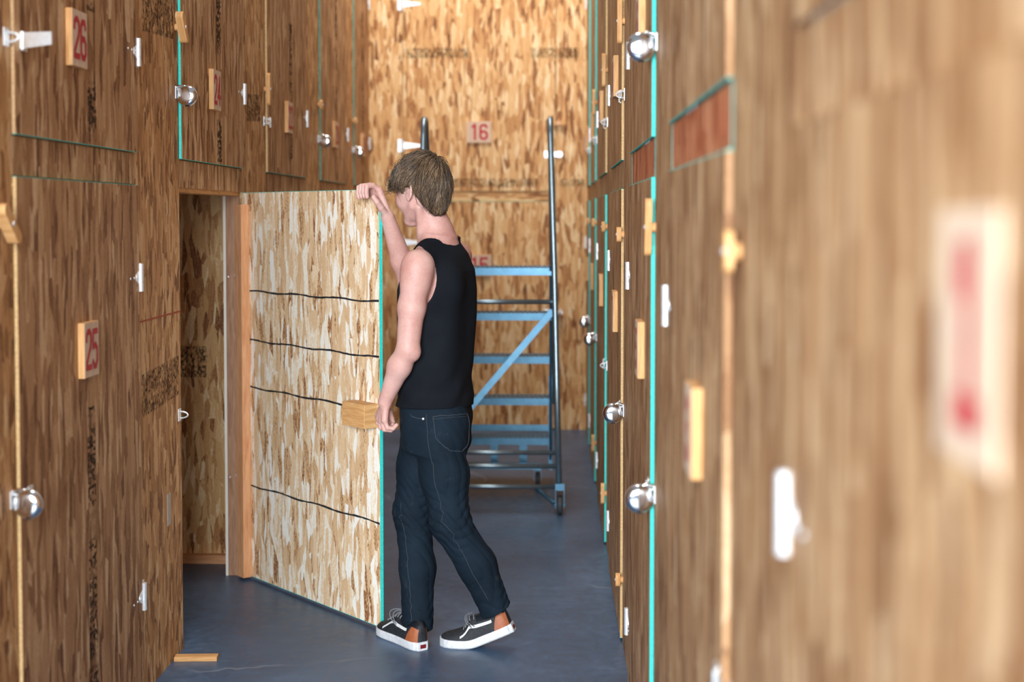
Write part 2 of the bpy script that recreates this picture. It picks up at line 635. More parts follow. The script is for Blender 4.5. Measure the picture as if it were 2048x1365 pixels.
def turn_button(parent, x, z, o, ang, L=0.115, wd=0.031, th=0.024, y0=0.0105):
    bm = bmesh.new()
    pts = []
    for k in range(9):
        a = -math.pi / 2 + math.pi * k / 8
        pts.append((L / 2 - wd / 2 + wd / 2 * math.cos(a), wd / 2 * math.sin(a)))
    for k in range(9):
        a = math.pi / 2 + math.pi * k / 8
        pts.append((-L / 2 + wd / 2 + wd / 2 * math.cos(a), wd / 2 * math.sin(a)))
    c, s = math.cos(ang), math.sin(ang)
    add_plate(bm, [(x + c * a - s * b, z + s * a + c * b) for a, b in pts], o * y0, o * (y0 + th))
    b = bmobj('turn_button', bm, 'pine', parent)
    bm = bmesh.new()
    add_lathe(bm, [(0, 0.006), (0.002, 0.005), (0.003, 0)], (x, o * (y0 + th), z), (0, o, 0), 10)
    bmobj('screw', bm, 'zinc', b)
    bm = bmesh.new()
    add_lathe(bm, [(0, 0.012), (y0, 0.012)], (x, 0, z), (0, o, 0), 10)
    bmobj('spacer', bm, 'pine', b)
    return b


def decal(name, parent, x0, x1, z0, z1, y, o, mat, swap=False):
    return mk(name, [(x0, y + o * 0.0008, z0), (x1, y + o * 0.0008, z0), (x1, y + o * 0.0008, z1), (x0, y + o * 0.0008, z1)], [(0, 1, 2, 3)], mat, parent, swap=swap)


TH = 0.009


def make_door(num, hinge, rz, o, W, z0, z1, label, edge='edge', plate=True, hz=(0.25, 1.37), lock=None, inked=None, mat='osb_wall',
              plate_z=1.19, plate_off=0.0, hasp_open=False, has_hasp=True, latch_z=0.86, bottom_teal=True, pw=0.125, top_edge='teal', pt=0.018, text=None):
    """door standing in its frame: x from hinge to latch, outward y*o"""
    d = empty('door_%s' % num, (hinge[0], hinge[1], 0), rz)
    tag(d, label, 'door', kind='structure')
    g = 0.006
    box('slab', (g, 0.0, z0), (W - g, o * TH, z1), mat, d)
    e = 0.0012
    for nm, lo, hi, mm in (('painted_edge', (W - g, 0.0, z0), (W - g + e, o * TH, z1), edge),
                           ('painted_edge', (g - e, 0.0, z0), (g, o * TH, z1), edge),
                           ('painted_edge', (g, 0.0, z0 - e), (W - g, o * TH, z0), top_edge if bottom_teal else edge),
                           ('painted_edge', (g, 0.0, z1), (W - g, o * TH, z1 + e), top_edge)):
        box(nm, lo, hi, mm, d)
    for z in hz:
        t_hinge(d, z, o, 1.0 if rz == 0 else 0.32)
    if has_hasp:
        hasp(d, W, latch_z, o, hasp_open)
    if plate:
        cx = W / 2 + plate_off
        p = box('number_plate', (cx - pw / 2, o * TH, plate_z - 0.078), (cx + pw / 2, o * (TH + pt), plate_z + 0.078), 'pine' if pt > 0.01 else 'plate', d, 0.001 if pt > 0.01 else 0.0)
        f = box('plate_face', (cx - pw / 2 + 0.001, o * (TH + pt), plate_z - 0.077), (cx + pw / 2 - 0.001, o * (TH + pt + 0.0008), plate_z + 0.077), 'plate', p)
        numeral(p, text or str(num), cx, plate_z, o * (TH + pt + 0.001), o, sq=pw / 0.155 if pw < 0.15 else 1.0)
    if inked:
        for a, b, c, dd in inked:
            decal('ink_stamp', d, a, b, c, dd, o * TH, o, 'ink')
    return d


# ------------------------------------------------------------------ floor
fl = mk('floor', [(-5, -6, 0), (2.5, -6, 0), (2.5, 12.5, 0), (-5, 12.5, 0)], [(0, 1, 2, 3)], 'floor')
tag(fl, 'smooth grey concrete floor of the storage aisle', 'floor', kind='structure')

XL, XR, YB = -1.33, 0.265, 10.36
ZT = 3.66
Z1, Z2 = 1.665, 1.772      # top of the lower doors, bottom of the upper doors
ZU = 3.42
PT = 0.012

# ------------------------------------------------------------------ left wall
wl = empty('wall_left', (XL, 2.9, 0))
tag(wl, 'left wall of strand-board lockers, pillars between the doors', 'wall', kind='structure')


def Lbox(name, y0, y1, z0, z1, mat, x0=-PT, x1=0.0, parent=None, swap=False):
    return box(name, (x0, y0 - 2.9, z0), (x1, y1 - 2.9, z1), mat, parent or wl, swap=swap)


LS = [(3.48, 4.53), (5.06, 6.105), (6.61, 7.68), (8.15, 9.22), (9.56, 10.33)]     # (latch seam, hinge) along Y
LN = [(26, 25), (24, 23), (22, 21), (20, 19), (18, 17)]
prev = 2.9
for (s, h) in LS:
    Lbox('pillar_panel', prev, s, 0, ZT, 'osb_pillar')
    Lbox('header_panel', s + 0.003, h - 0.003, Z1 + 0.004, Z2 - 0.005, 'osb_wall', swap=False)
    Lbox('top_panel', s, h, ZU + 0.006, ZT, 'osb_wall')
    prev = h
Lbox('pillar_panel', prev, YB, 0, ZT, 'osb_pillar')
# header framing, and added boards that stop light leaking through the gaps
for (s, h), (u, l) in zip(LS, LN):
    Lbox('header_stud', s - 0.02, h + 0.02, Z1 - 0.012, Z2 + 0.06, 'pine', -PT - 0.09, -PT - 0.001, swap=True)
    if l != 23:
        Lbox('light_stop_board', s - 0.03, h + 0.03, 0.0, Z1 - 0.02, 'osb_pillar', -PT - 0.05, -PT - 0.035)
    Lbox('light_stop_board', s - 0.03, h + 0.03, Z2 - 0.06, ZU + 0.05, 'osb_pillar', -PT - 0.11, -PT - 0.092)

# decals and hardware on the pillars
for y0, y1, z0, z1, mt in ((4.57, 5.03, 0.93, 1.07, 'ink_grid'), (4.62, 5.0, 2.19, 2.45, 'ink_grid'), (6.2, 6.5, 2.0, 2.12, 'ink_grid')):
    mk('ink_stamp', [(0.0008, y0 - 2.9, z0 - 0.02), (0.0008, y1 - 2.9, z0), (0.0008, y1 - 2.9, z1), (0.0008, y0 - 2.9, z1 - 0.02)], [(0, 1, 2, 3)], mt, wl)
mk('red_chalk_line', [(0.0008, 4.54 - 2.9, 1.222), (0.0008, 5.06 - 2.9, 1.222), (0.0008, 5.06 - 2.9, 1.229), (0.0008, 4.54 - 2.9, 1.227)], [(0, 1, 2, 3)],
   plain('red_chalk', lin(170, 84, 52), 0.9, nscale=200), wl)
box('sticker', (0.0, 4.865 - 2.9, 0.49), (0.0012, 4.905 - 2.9, 0.6), 'sticker', wl)
mk('ink_stamp', [(0.0008, 5.2 - 2.9, 1.68), (0.0008, 5.27 - 2.9, 1.68), (0.0008, 5.27 - 2.9, 1.765), (0.0008, 5.2 - 2.9, 1.765)], [(0, 1, 2, 3)], 'ink', wl)
# turn buttons: empty frame turned so that x runs towards the camera


def frame(name, loc, rz, parent):
    e = empty(name)
    e.parent = parent
    e.location = loc
    e.rotation_euler = (0, 0, rz)
    return e


lf = R(-90)
LB = [(3.39, 1.55, 42, .13), (5.03, 2.235, 55, .12), (6.60, 2.155, 90, .15), (8.12, 2.2, 80, .055), (9.55, 2.2, 75, .05)]


def wall_button(wall, org, y, z, ang, o, rz, th=0.024, L=0.115):
    """turn button screwed to a wall pillar"""
    b = turn_button(None, 0, 0, o, R(ang), L=L, th=th, y0=0.0105)
    b.parent = wall
    b.location = (org, y, z)
    b.rotation_euler = (0, 0, rz)
    return b


for y, z, a, ln in LB:
    wall_button(wl, 0, y - 2.9, z, a, 1, lf, 0.027 if a < 60 else 0.017, ln)
for (s, h), zl in zip(LS, (0.868, 0.855, 0.86, 0.86, 0.86)):
    st = staple(None, 0, 0, 1)
    st.parent = wl
    st.location = (0, s - 0.025 - 2.9, zl)
    st.rotation_euler = (0, 0, lf)
for (s, h) in LS:
    st = staple(None, 0, 0, 1)
    st.parent = wl
    st.location = (0, s - 0.025 - 2.9, 2.005)
    st.rotation_euler = (0, 0, lf)

INK = lambda W: [(W * 0.36, W * 0.36 + 0.065, 0.03, 1.1)]
for i, ((s, h), (u, l)) in enumerate(zip(LS, LN)):
    W = h - s
    hx = (XL, h)
    eu = ('edge_dull', 'teal', 'edge', 'teal_dull', 'teal_dull')[i]
    el = ('edge', 'teal', 'edge', 'teal', 'teal')[i]
    make_door(u, hx, lf, 1, W, Z2, ZU, 'closed upper strand-board locker door with red number %d' % u, eu, hz=(2.09, 3.1), plate_z=2.057, latch_z=2.005,
              inked=[(W * 0.40, W * 0.40 + 0.075, Z2 + 0.01, 1.985), (W * 0.40, W * 0.40 + 0.075, 2.155, ZU)], hasp_open=(u == 26), plate_off=0.085 if u == 26 else 0.04)
    if l != 23:
        make_door(l, hx, lf, 1, W, 0.012, Z1, 'closed lower strand-board locker door with red number %d' % l, el, hz=(0.335, 1.37),
                  inked=[(W * 0.44, W * 0.44 + 0.07, 0.02, 1.02)], plate_z=1.19, plate_off=0.015)

# the open door, swung out into the aisle
W = 1.06
d23 = empty('door_23', (XL + 0.004, 6.10, 0), lf + R(41))
tag(d23, 'open strand-board locker door swung into the aisle, turquoise edge facing out, black lines on its inner face', 'door', kind='structure')
box('slab', (0.012, -0.012, 0.015), (W - 0.0015, 0.0, Z1), 'osb_inner', d23)
for lo, hi in (((W - 0.0015, -0.0125, 0.015), (W, 0.0005, Z1)), ((0.0105, -0.0125, 0.015), (0.012, 0.0005, Z1)), ((0.0105, -0.0125, Z1), (W, 0.0005, Z1 + 0.0015)), ((0.0105, -0.0125, 0.0135), (W, 0.0005, 0.015))):
    box('painted_edge', lo, hi, 'teal', d23)
for k, z in enumerate((1.246, 1.036, 0.834, 0.410)):
    vv, ff = [], []
    r_ = random.Random(k)
    n = 40
    for q in range(n + 1):
        x = 0.07 + (W - 0.075) * q / n
        wob = 0.003 * math.sin(q * 0.5 + k) + r_.uniform(-0.0008, 0.0008)
        tk = 0.0032 + r_.uniform(-0.0006, 0.0012)
        vv += [(x, -0.0127, z + wob - tk), (x, -0.0127, z + wob + tk)]
    for q in range(n):
        ff.append((2 * q, 2 * q + 2, 2 * q + 3, 2 * q + 1))
    mk('black_marker_line', vv, ff, plain('black_marker', lin(34, 34, 36), 0.7, nscale=180, amt=0.5), d23)
box('hinge_cleat', (0.018, -0.052, 0.012), (0.075, -0.0125, 1.615), 'fir', d23, 0.001)
bk = box('latch_block', (W - 0.165, -0.075, 0.772), (W - 0.012, -0.0125, 0.862), 'pine', d23, 0.001, swap=True)
t_hinge(d23, 0.335, 1)
t_hinge(d23, 1.37, 1)
hasp(d23, W - 0.06, 0.86, 1, False)
p = box('number_plate', (W / 2 - 0.085, 0.001, 1.11), (W / 2 + 0.085, 0.019, 1.27), 'pine', d23, 0.001)
numeral(p, '23', W / 2, 1.19, 0.019, 1)

# unit behind the open door: far partition with its jamb stud, near partition, back, ceiling
uw = empty('wall_partition', (-1.35, 6.34, 0))
tag(uw, 'strand-board partition inside the open locker, seen through its doorway', 'wall', kind='structure')
box('panel', (-1.7, 0.0, 0.0), (-0.02, 0.012, Z1 + 0.1), 'osb_back', uw)
box('panel', (-1.7, -1.56, 0.0), (-0.02, -1.548, Z1 + 0.1), 'osb_pillar', uw)
box('panel', (-1.712, -1.56, 0.0), (-1.70, 0.012, Z1 + 0.1), 'osb_pillar', uw)
box('bottom_plate', (-1.7, -0.038, 0.0), (-0.04, -0.0, 0.04), 'fir', uw, 0.001, swap=True)
decal('ink_stamp', uw, -0.36, -0.2, 0.84, 0.98, 0.0, -1, 'ink_grid')
box('jamb_stud', (-0.052, -0.236, 0.0), (0.006, -0.198, 1.655), 'pine_shaded', uw, 0.001)
box('jamb_edge_board', (-0.064, -0.24, 0.0), (-0.0525, -0.19, 1.655), 'pale', uw)
for z in (1.31, 0.44):
    bm = bmesh.new()
    add_lathe(bm, [(0, 0.006), (0.004, 0.006), (0.006, 0)], (-0.012, -0.236, z), (0, -1, 0), 10)
    add_tube(bm, [(-0.04, -0.236, z - 0.006), (-0.04, -0.25, z - 0.006)], 0.0035, 8)
    bmobj('screw', bm, 'zinc', uw)
cu = mk('ceiling_unit', [(-3.1, 4.77, 1.775), (-1.345, 4.77, 1.775), (-1.345, 6.36, 1.775), (-3.1, 6.36, 1.775)], [(0, 1, 2, 3)], 'osb_pillar')
tag(cu, 'strand-board ceiling inside the open locker', 'ceiling', kind='structure')

# ------------------------------------------------------------------ right wall
wr = empty('wall_right', (XR, -0.1, 0))
tag(wr, 'right wall of strand-board lockers, blurred where it comes close', 'wall', kind='structure')


def Rbox(name, y0, y1, z0, z1, mat, x0=0.0, x1=PT, swap=False):
    return box(name, (x0, y0 + 0.1, z0), (x1, y1 + 0.1, z1), mat, wr, swap=swap)


RS = [(0.52, 1.53), (2.09, 3.13), (3.63, 4.67), (5.19, 6.22), (6.73, 7.77), (8.28, 9.28), (9.62, 10.33)]
RN = [(2, 1), (4, 3), (6, 5), (8, 7), (10, 9), (12, 11), (14, 13)]
prev = 0.1
for i, (s, h) in enumerate(RS):
    Rbox('pillar_panel', prev, s, 0, ZT, 'osb_wall')
    Rbox('header_panel', s + 0.004, h - 0.004, Z1 + 0.005, Z2 - 0.004, 'osb_red' if i in (1, 2) else 'osb_wall')
    if i in (1, 2):
        for y0, y1, z0, z1 in ((s + 0.002, s + 0.004, Z1 + 0.004, Z2 - 0.003), (h - 0.004, h - 0.002, Z1 + 0.004, Z2 - 0.003)):
            Rbox('painted_edge', y0, y1, z0, z1, 'teal', -0.0006, PT)
        Rbox('painted_edge', s, h, Z1 + 0.001, Z1 + 0.005, 'teal', -0.0006, PT)
    Rbox('top_panel', s, h, ZU + 0.006, ZT, 'osb_wall')
    Rbox('light_stop_board', s - 0.03, h + 0.03, 0.0, ZT, 'osb_pillar', 0.06, 0.075)  # added unseen board, keeps light from leaking past the doors
    prev = h
Rbox('pillar_panel', prev, YB, 0, ZT, 'osb_pillar')
RB = [(2.0, 1.52, 90, .06), (3.615, 1.54, 74, .15), (5.17, 1.5, 88, .055), (6.71, 1.515, 86, .05), (8.26, 1.525, 88, .05), (9.6, 1.525, 88, .05),
      (5.17, 2.27, 84, .16), (6.71, 2.25, 88, .155), (8.26, 2.22, 88, .15), (3.6, 2.43, 90, .14), (5.17, 0.235, 85, .05), (6.71, 0.25, 86, .1), (8.26, 0.24, 88, .1)]
for y, z, a, ln in RB:
    wall_button(wr, 0, y + 0.1, z, a, -1, lf, 0.012 if y == 2.0 else 0.017, ln)
for (s, h) in RS:
    for zz in (0.86, 2.005):
        st = staple(None, 0, 0, -1)
        st.parent = wr
        st.location = (0, s - 0.025 + 0.1, zz)
        st.rotation_euler = (0, 0, lf)
for i, ((s, h), (u, l)) in enumerate(zip(RS, RN)):
    W = h - s
    hx = (XR, h)
    e_ = ('osb_wall', 'osb_wall', 'teal', 'edge', 'edge', 'teal', 'teal')[i]
    make_door(u, hx, lf, -1, W, Z2, ZU, 'closed upper strand-board locker door with red number %d' % u, e_, hz=(2.09, 3.1), plate_z=2.1, latch_z=2.005,
              mat='osb_wall', plate_off=0.2, top_edge='teal' if i else 'osb_wall')
    make_door(l, hx, lf, -1, W, 0.012, Z1, 'closed lower strand-board locker door with red number %d' % l, 'teal' if i in (2, 4, 5, 6) else ('osb_wall', 'osb_wall', 'teal', 'edge')[i], hz=(0.225, 1.25 if l == 1 else 1.372),
              plate_z=1.497 if l == 1 else 1.2, plate_off=0.15 if l < 4 else 0.2, top_edge='teal' if i else 'osb_wall', pt=0.018 if i else 0.0012, text=None if i else 'I')

# ------------------------------------------------------------------ back wall
wb = empty('wall_back', (XL, YB, 0))
tag(wb, 'end wall of the aisle in golden strand board', 'wall', kind='structure')


def Bbox(name, x0, x1, z0, z1, mat, y0=0.0, y1=PT, swap=False):
    return box(name, (x0 - XL, y0, z0), (x1 - XL, y1, z1), mat, wb, swap=swap)


BX0, BX1 = -1.08, 0.035
Bbox('pillar_panel', XL - 0.02, BX0, 0, ZT + 0.5, 'osb_back')
Bbox('pillar_panel', BX1, XR + 0.02, 0, ZT + 0.5, 'osb_back')
Bbox('header_panel', BX0 + 0.003, BX1 - 0.003, Z1 + 0.004, Z2 - 0.03, 'osb_back', swap=True)
Bbox('top_panel', BX0, BX1, ZU + 0.006, ZT + 0.5, 'osb_back')
Bbox('light_stop_board', XL, XR, 0, ZT, 'osb_pillar', 0.05, 0.062)  # added unseen board, blocks light behind the end wall
make_door(16, (BX0, YB), 0.0, -1, BX1 - BX0, Z2 - 0.026, ZU, 'closed upper strand-board locker door in the end wall, red number 16', 'edge', hz=(2.075, 3.1),
          plate_z=2.172, mat='osb_back', latch_z=2.01, bottom_teal=False, pw=0.18)
make_door(15, (BX0, YB), 0.0, -1, BX1 - BX0, 0.012, Z1, 'closed lower strand-board locker door in the end wall, red number 15', 'edge', hz=(0.335, 1.37),
          plate_z=1.205, mat='osb_back', bottom_teal=False, pw=0.18)
for x0, x1, z0, z1 in ((-1.05, -0.6, 2.71, 2.78), (-0.15, 0.2, 2.71, 2.78), (-0.9, -0.1, 1.775, 1.835), (0.06, 0.24, 1.78, 1.83)):
    mk('ink_stamp', [(x0 - XL, -0.0125, z0), (x1 - XL, -0.0125, z0), (x1 - XL, -0.0125, z1), (x0 - XL, -0.0125, z1)], [(0, 1, 2, 3)], 'ink_grid', wb)
b = turn_button(None, 0, 0, -1, 0.0, L=0.1)
b.parent = wb
b.location = (BX1 + 0.02 - XL, 0, 2.235)
for zz in (0.86, 2.01):
    st = staple(None, 0, 0, -1)
    st.parent = wb
    st.location = (BX1 + 0.025 - XL, 0, zz)

# ------------------------------------------------------------------ padlocks
for y, z, lab in ((3.48, 0.868, 'large round chrome padlock low on the closed door before the open doorway'), (5.06, 2.005, 'round chrome padlock on the upper door directly above the open doorway'),
                  (8.15, 2.005, 'small round padlock on an upper door, two doors beyond the open doorway'), (9.56, 2.005, 'small round padlock on the narrow upper corner door next to the hinged end wall')):
    padlock((XL + 0.013, y - 0.025, z), lf, lab, 1)
for y, z, lab in ((3.63, 0.86, 'round chrome padlock on a lower door with a wide bright turquoise edge'), (5.19, 0.86, 'round chrome padlock on the lower door opposite the man'),
                  (8.28, 0.86, 'dark round padlock on the lower door beside the rolling ladder'), (9.62, 0.86, 'small round padlock on the lower corner door touching the end wall'),
                  (3.63, 2.005, 'round chrome padlock on the upper door with a turquoise edge, above the red-brown header')):
    padlock((XR - 0.013, y - 0.025, z), lf, lab, -1)
padlock((BX1 + 0.025, YB - 0.013, 0.86), 0.0, 'small round padlock on the end wall behind the ladder handrail', -1)

# ------------------------------------------------------------------ scrap of wood on the floor
bm = bmesh.new()
add_box(bm, (-0.075, -0.02, 0.0), (0.075, 0.02, 0.016), 0.001)
wd = bmobj('wood_offcut', bm, 'pine', swap=True)
wd.location = (-1.25, 4.93, 0)
wd.rotation_euler = (0, 0, R(4))
tag(wd, 'small pale wood offcut lying on the concrete at the foot of the wall', 'wood scrap')

# ------------------------------------------------------------------ rolling ladder (seen from behind)
ld = empty('rolling_ladder', (-0.33, 7.9, 0))
tag(ld, 'blue-grey steel rolling ladder with five treads and tall handrails at the end of the aisle', 'ladder')


def L(p):
    return (p[0] + 0.33, p[1] - 7.9, p[2])


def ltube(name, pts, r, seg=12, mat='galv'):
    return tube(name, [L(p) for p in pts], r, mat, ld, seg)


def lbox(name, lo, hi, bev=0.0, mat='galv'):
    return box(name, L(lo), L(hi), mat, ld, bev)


for sx, xb, xm, xt in (('l', -0.722, -0.70, -0.684), ('r', 0.044, 0.018, -0.004)):
    # rear leg rising into the handrail, bending forward and down to the front
    pts = [(xb, 7.43, 0.13), (xm + (xb - xm) * 0.5, 7.5, 0.7), (xm, 7.58, 1.27), (xt, 7.63, 2.0)]
    for k in range(1, 7):
        a = math.pi * 0.62 * k / 6
        pts.append((xt, 7.63 + 0.09 * (1 - math.cos(a)), 2.0 + 0.09 * math.sin(a)))
    pts += [(xt + (0.006 if sx == 'r' else -0.006), 8.02, 1.72), (xt + (0.012 if sx == 'r' else -0.012), 8.42, 1.10), (xt + (0.012 if sx == 'r' else -0.012), 8.40, 0.45)]
    ltube('handrail', pts, 0.0165, mat='galv_tube')
    xi = xm - 0.02 if sx == 'r' else xm + 0.02
    # stringer plate carrying the treads
    bm = bmesh.new()
    q = [(7.58, 1.30), (7.66, 1.30), (8.36, 0.24), (8.36, 0.14), (8.27, 0.14)]
    a = [bm.verts.new(L((xi - 0.007, y, z))) for y, z in q]
    b_ = [bm.verts.new(L((xi + 0.007, y, z))) for y, z in q]
    bm.faces.new(a)
    bm.faces.new(b_[::-1])
    for k in range(5):
        bm.faces.new((a[k], b_[k], b_[(k + 1) % 5], a[(k + 1) % 5]))
    bmobj('stringer', bm, 'galv', ld)
    lbox('front_post', (xi - 0.012, 8.37, 0.06), (xi + 0.012, 8.40, 0.62))
    # base rail
    lbox('base_rail', (xb - 0.012, 7.44, 0.118), (xb + 0.012, 8.36, 0.145))
    # casters
    cxw = xb + 0.004
    c = empty('caster')
    c.parent = ld
    bm = bmesh.new()
    add_lathe(bm, [(-0.014, 0.0), (-0.014, 0.042), (-0.009, 0.05), (0.009, 0.05), (0.014, 0.042), (0.014, 0.0)], L((cxw, 7.41, 0.05)), (1, 0, 0), 22)
    bmobj('wheel', bm, 'rubber', c, smooth=True)
    bm = bmesh.new()
    for dx in (-0.024, 0.021):
        add_box(bm, L((cxw + dx, 7.395, 0.035)), L((cxw + dx + 0.003, 7.43, 0.135)))
    add_box(bm, L((cxw - 0.024, 7.385, 0.13)), L((cxw + 0.024, 7.44, 0.165)))
    add_tube(bm, [L((cxw - 0.032, 7.41, 0.05)), L((cxw + 0.03, 7.41, 0.05))], 0.006, 8)
    bmobj('fork', bm, 'galv', c)
    sg = -1 if sx == 'r' else 1
    bm = bmesh.new()
    add_tube(bm, [L((cxw + sg * 0.03, 7.42, 0.055)), L((cxw + sg * 0.13, 7.50, 0.125))], 0.011, 8)
    bmobj('brake_lever', bm, 'galv', c)
    # front feet
    xf = -0.075 if sx == 'r' else -0.60
    f = empty('caster')
    f.parent = ld
    bm = bmesh.new()
    add_lathe(bm, [(-0.013, 0.0), (-0.013, 0.034), (-0.009, 0.04), (0.009, 0.04), (0.013, 0.034), (0.013, 0.0)], L((xf, 8.2, 0.04)), (1, 0, 0), 18)
    bmobj('wheel', bm, 'rubber', f, smooth=True)
    bm = bmesh.new()
    for dx in (-0.022, 0.019):
        add_box(bm, L((xf + dx, 8.185, 0.03)), L((xf + dx + 0.003, 8.215, 0.1)))
    add_box(bm, L((xf - 0.022, 8.18, 0.09)), L((xf + 0.022, 8.22, 0.1)))
    bmobj('fork', bm, 'galv', f)
for k, (yy, z) in enumerate(((7.60, 1.285), (7.76, 1.031), (7.92, 0.777), (8.08, 0.522), (8.24, 0.268))):
    dep = 0.30 if k == 0 else 0.19
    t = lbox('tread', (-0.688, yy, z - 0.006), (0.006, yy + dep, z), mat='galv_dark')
    bm = bmesh.new()
    add_box(bm, L((-0.686, yy - 0.002, z - 0.037)), L((0.004, yy + 0.003, z + 0.002)))
    add_box(bm, L((-0.686, yy + dep - 0.003, z - 0.037)), L((0.004, yy + dep + 0.002, z + 0.002)))
    bmobj('lip', bm, 'galv', t)
    bm = bmesh.new()
    n = 26
    for q in range(n):
        for r_ in range(3 if k else 5):
            x = -0.67 + (0.66) * q / (n - 1)
            y = yy + 0.03 + r_ * 0.055
            add_box(bm, L((x - 0.008, y - 0.012, z)), L((x + 0.008, y + 0.012, z + 0.007)))
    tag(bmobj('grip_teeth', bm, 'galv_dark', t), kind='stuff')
for z, y, x0, x1 in ((1.108, 7.56, -0.70, 0.018), (0.316, 7.462, -0.715, 0.034), (0.246, 7.453, -0.717, 0.037), (0.139, 7.44, -0.72, 0.044)):
    ltube('cross_bar', [(x0, y, z), (x1, y, z)], 0.0125, mat='galv_tube')
bm = bmesh.new()
d = Vector((0.025 - -0.70, 0, 1.03 - 0.16))
a0, a1 = Vector(L((0.01, 7.568, 1.06))), Vector(L((-0.69, 7.452, 0.24)))
dr = (a1 - a0).normalized()
sd = dr.cross(Vector((0, 1, 0))).normalized() * 0.017
qv = [bm.verts.new(p + s + Vector((0, y, 0))) for y in (-0.003, 0.003) for p, s in ((a0, sd), (a0, -sd), (a1, -sd), (a1, sd))]
for f in ((0, 1, 2, 3), (7, 6, 5, 4), (0, 4, 5, 1), (1, 5, 6, 2), (2, 6, 7, 3), (3, 7, 4, 0)):
    bm.faces.new([qv[i] for i in f])
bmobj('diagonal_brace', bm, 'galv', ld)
lbox('front_rail', (-0.688, 8.40, 0.288), (-0.01, 8.412, 0.325))
lbox('base_cross_bar', (-0.62, 8.14, 0.105), (-0.05, 8.17, 0.14))
for x in (-0.33, -0.16):
    lbox('support_bracket', (x - 0.022, 8.235, 0.10), (x + 0.022, 8.243, 0.235))

#PERSON#
# ------------------------------------------------------------------ person: implicit surfaces meshed with surface nets


def smin(a, b, k):
    h = np.clip(0.5 + 0.5 * (b - a) / k, 0, 1)
    return b + (a - b) * h - k * h * (1 - h)


def smax(a, b, k):
    return -smin(-a, -b, k)


def cone(p, a, b, ra, rb):
    a, b = np.asarray(a, float), np.asarray(b, float)
    ab = b - a
    t = np.clip(((p - a) @ ab) / (ab @ ab), 0, 1)
    return np.linalg.norm(p - a - t[:, None] * ab, axis=1) - (ra + (rb - ra) * t)


def chain(p, pts, rs, k=0.004):
    d = None
    for i in range(len(pts) - 1):
        c = cone(p, pts[i], pts[i + 1], rs[i], rs[i + 1])
        d = c if d is None else smin(d, c, k)
    return d


def ell(p, c, r, M3=None):
    q = p - np.asarray(c, float)
    if M3 is not None:
        q = q @ np.asarray(M3)          # columns are the local axes
    r = np.asarray(r, float)
    k0 = np.linalg.norm(q / r, axis=1)
    k1 = np.linalg.norm(q / (r * r), axis=1) + 1e-9
    return k0 * (k0 - 1) / k1


def tower(p, prof, zc0, zc1):
    """stack of ellipses. prof rows: z, centre x, centre y, half width, half depth, heading (deg away from the camera)"""
    A = np.asarray(prof, float)
    z = p[:, 2]
    zz = np.clip(z, A[0, 0], A[-1, 0])
    g = [np.interp(zz, A[:, 0], A[:, i]) for i in range(1, 6)]
    be = np.radians(g[4])
    fx, fy = -np.cos(be), np.sin(be)
    lx, ly = -np.sin(be), -np.cos(be)
    dx, dy = p[:, 0] - g[0], p[:, 1] - g[1]
    s = dx * lx + dy * ly
    f = dx * fx + dy * fy
    n = 2.3
    rr = (np.abs(s / g[2]) ** n + np.abs(f / g[3]) ** n) ** (1 / n)
    d = (rr - 1) * np.minimum(g[2], g[3])
    return np.maximum(d, np.maximum(zc0 - z, z - zc1))


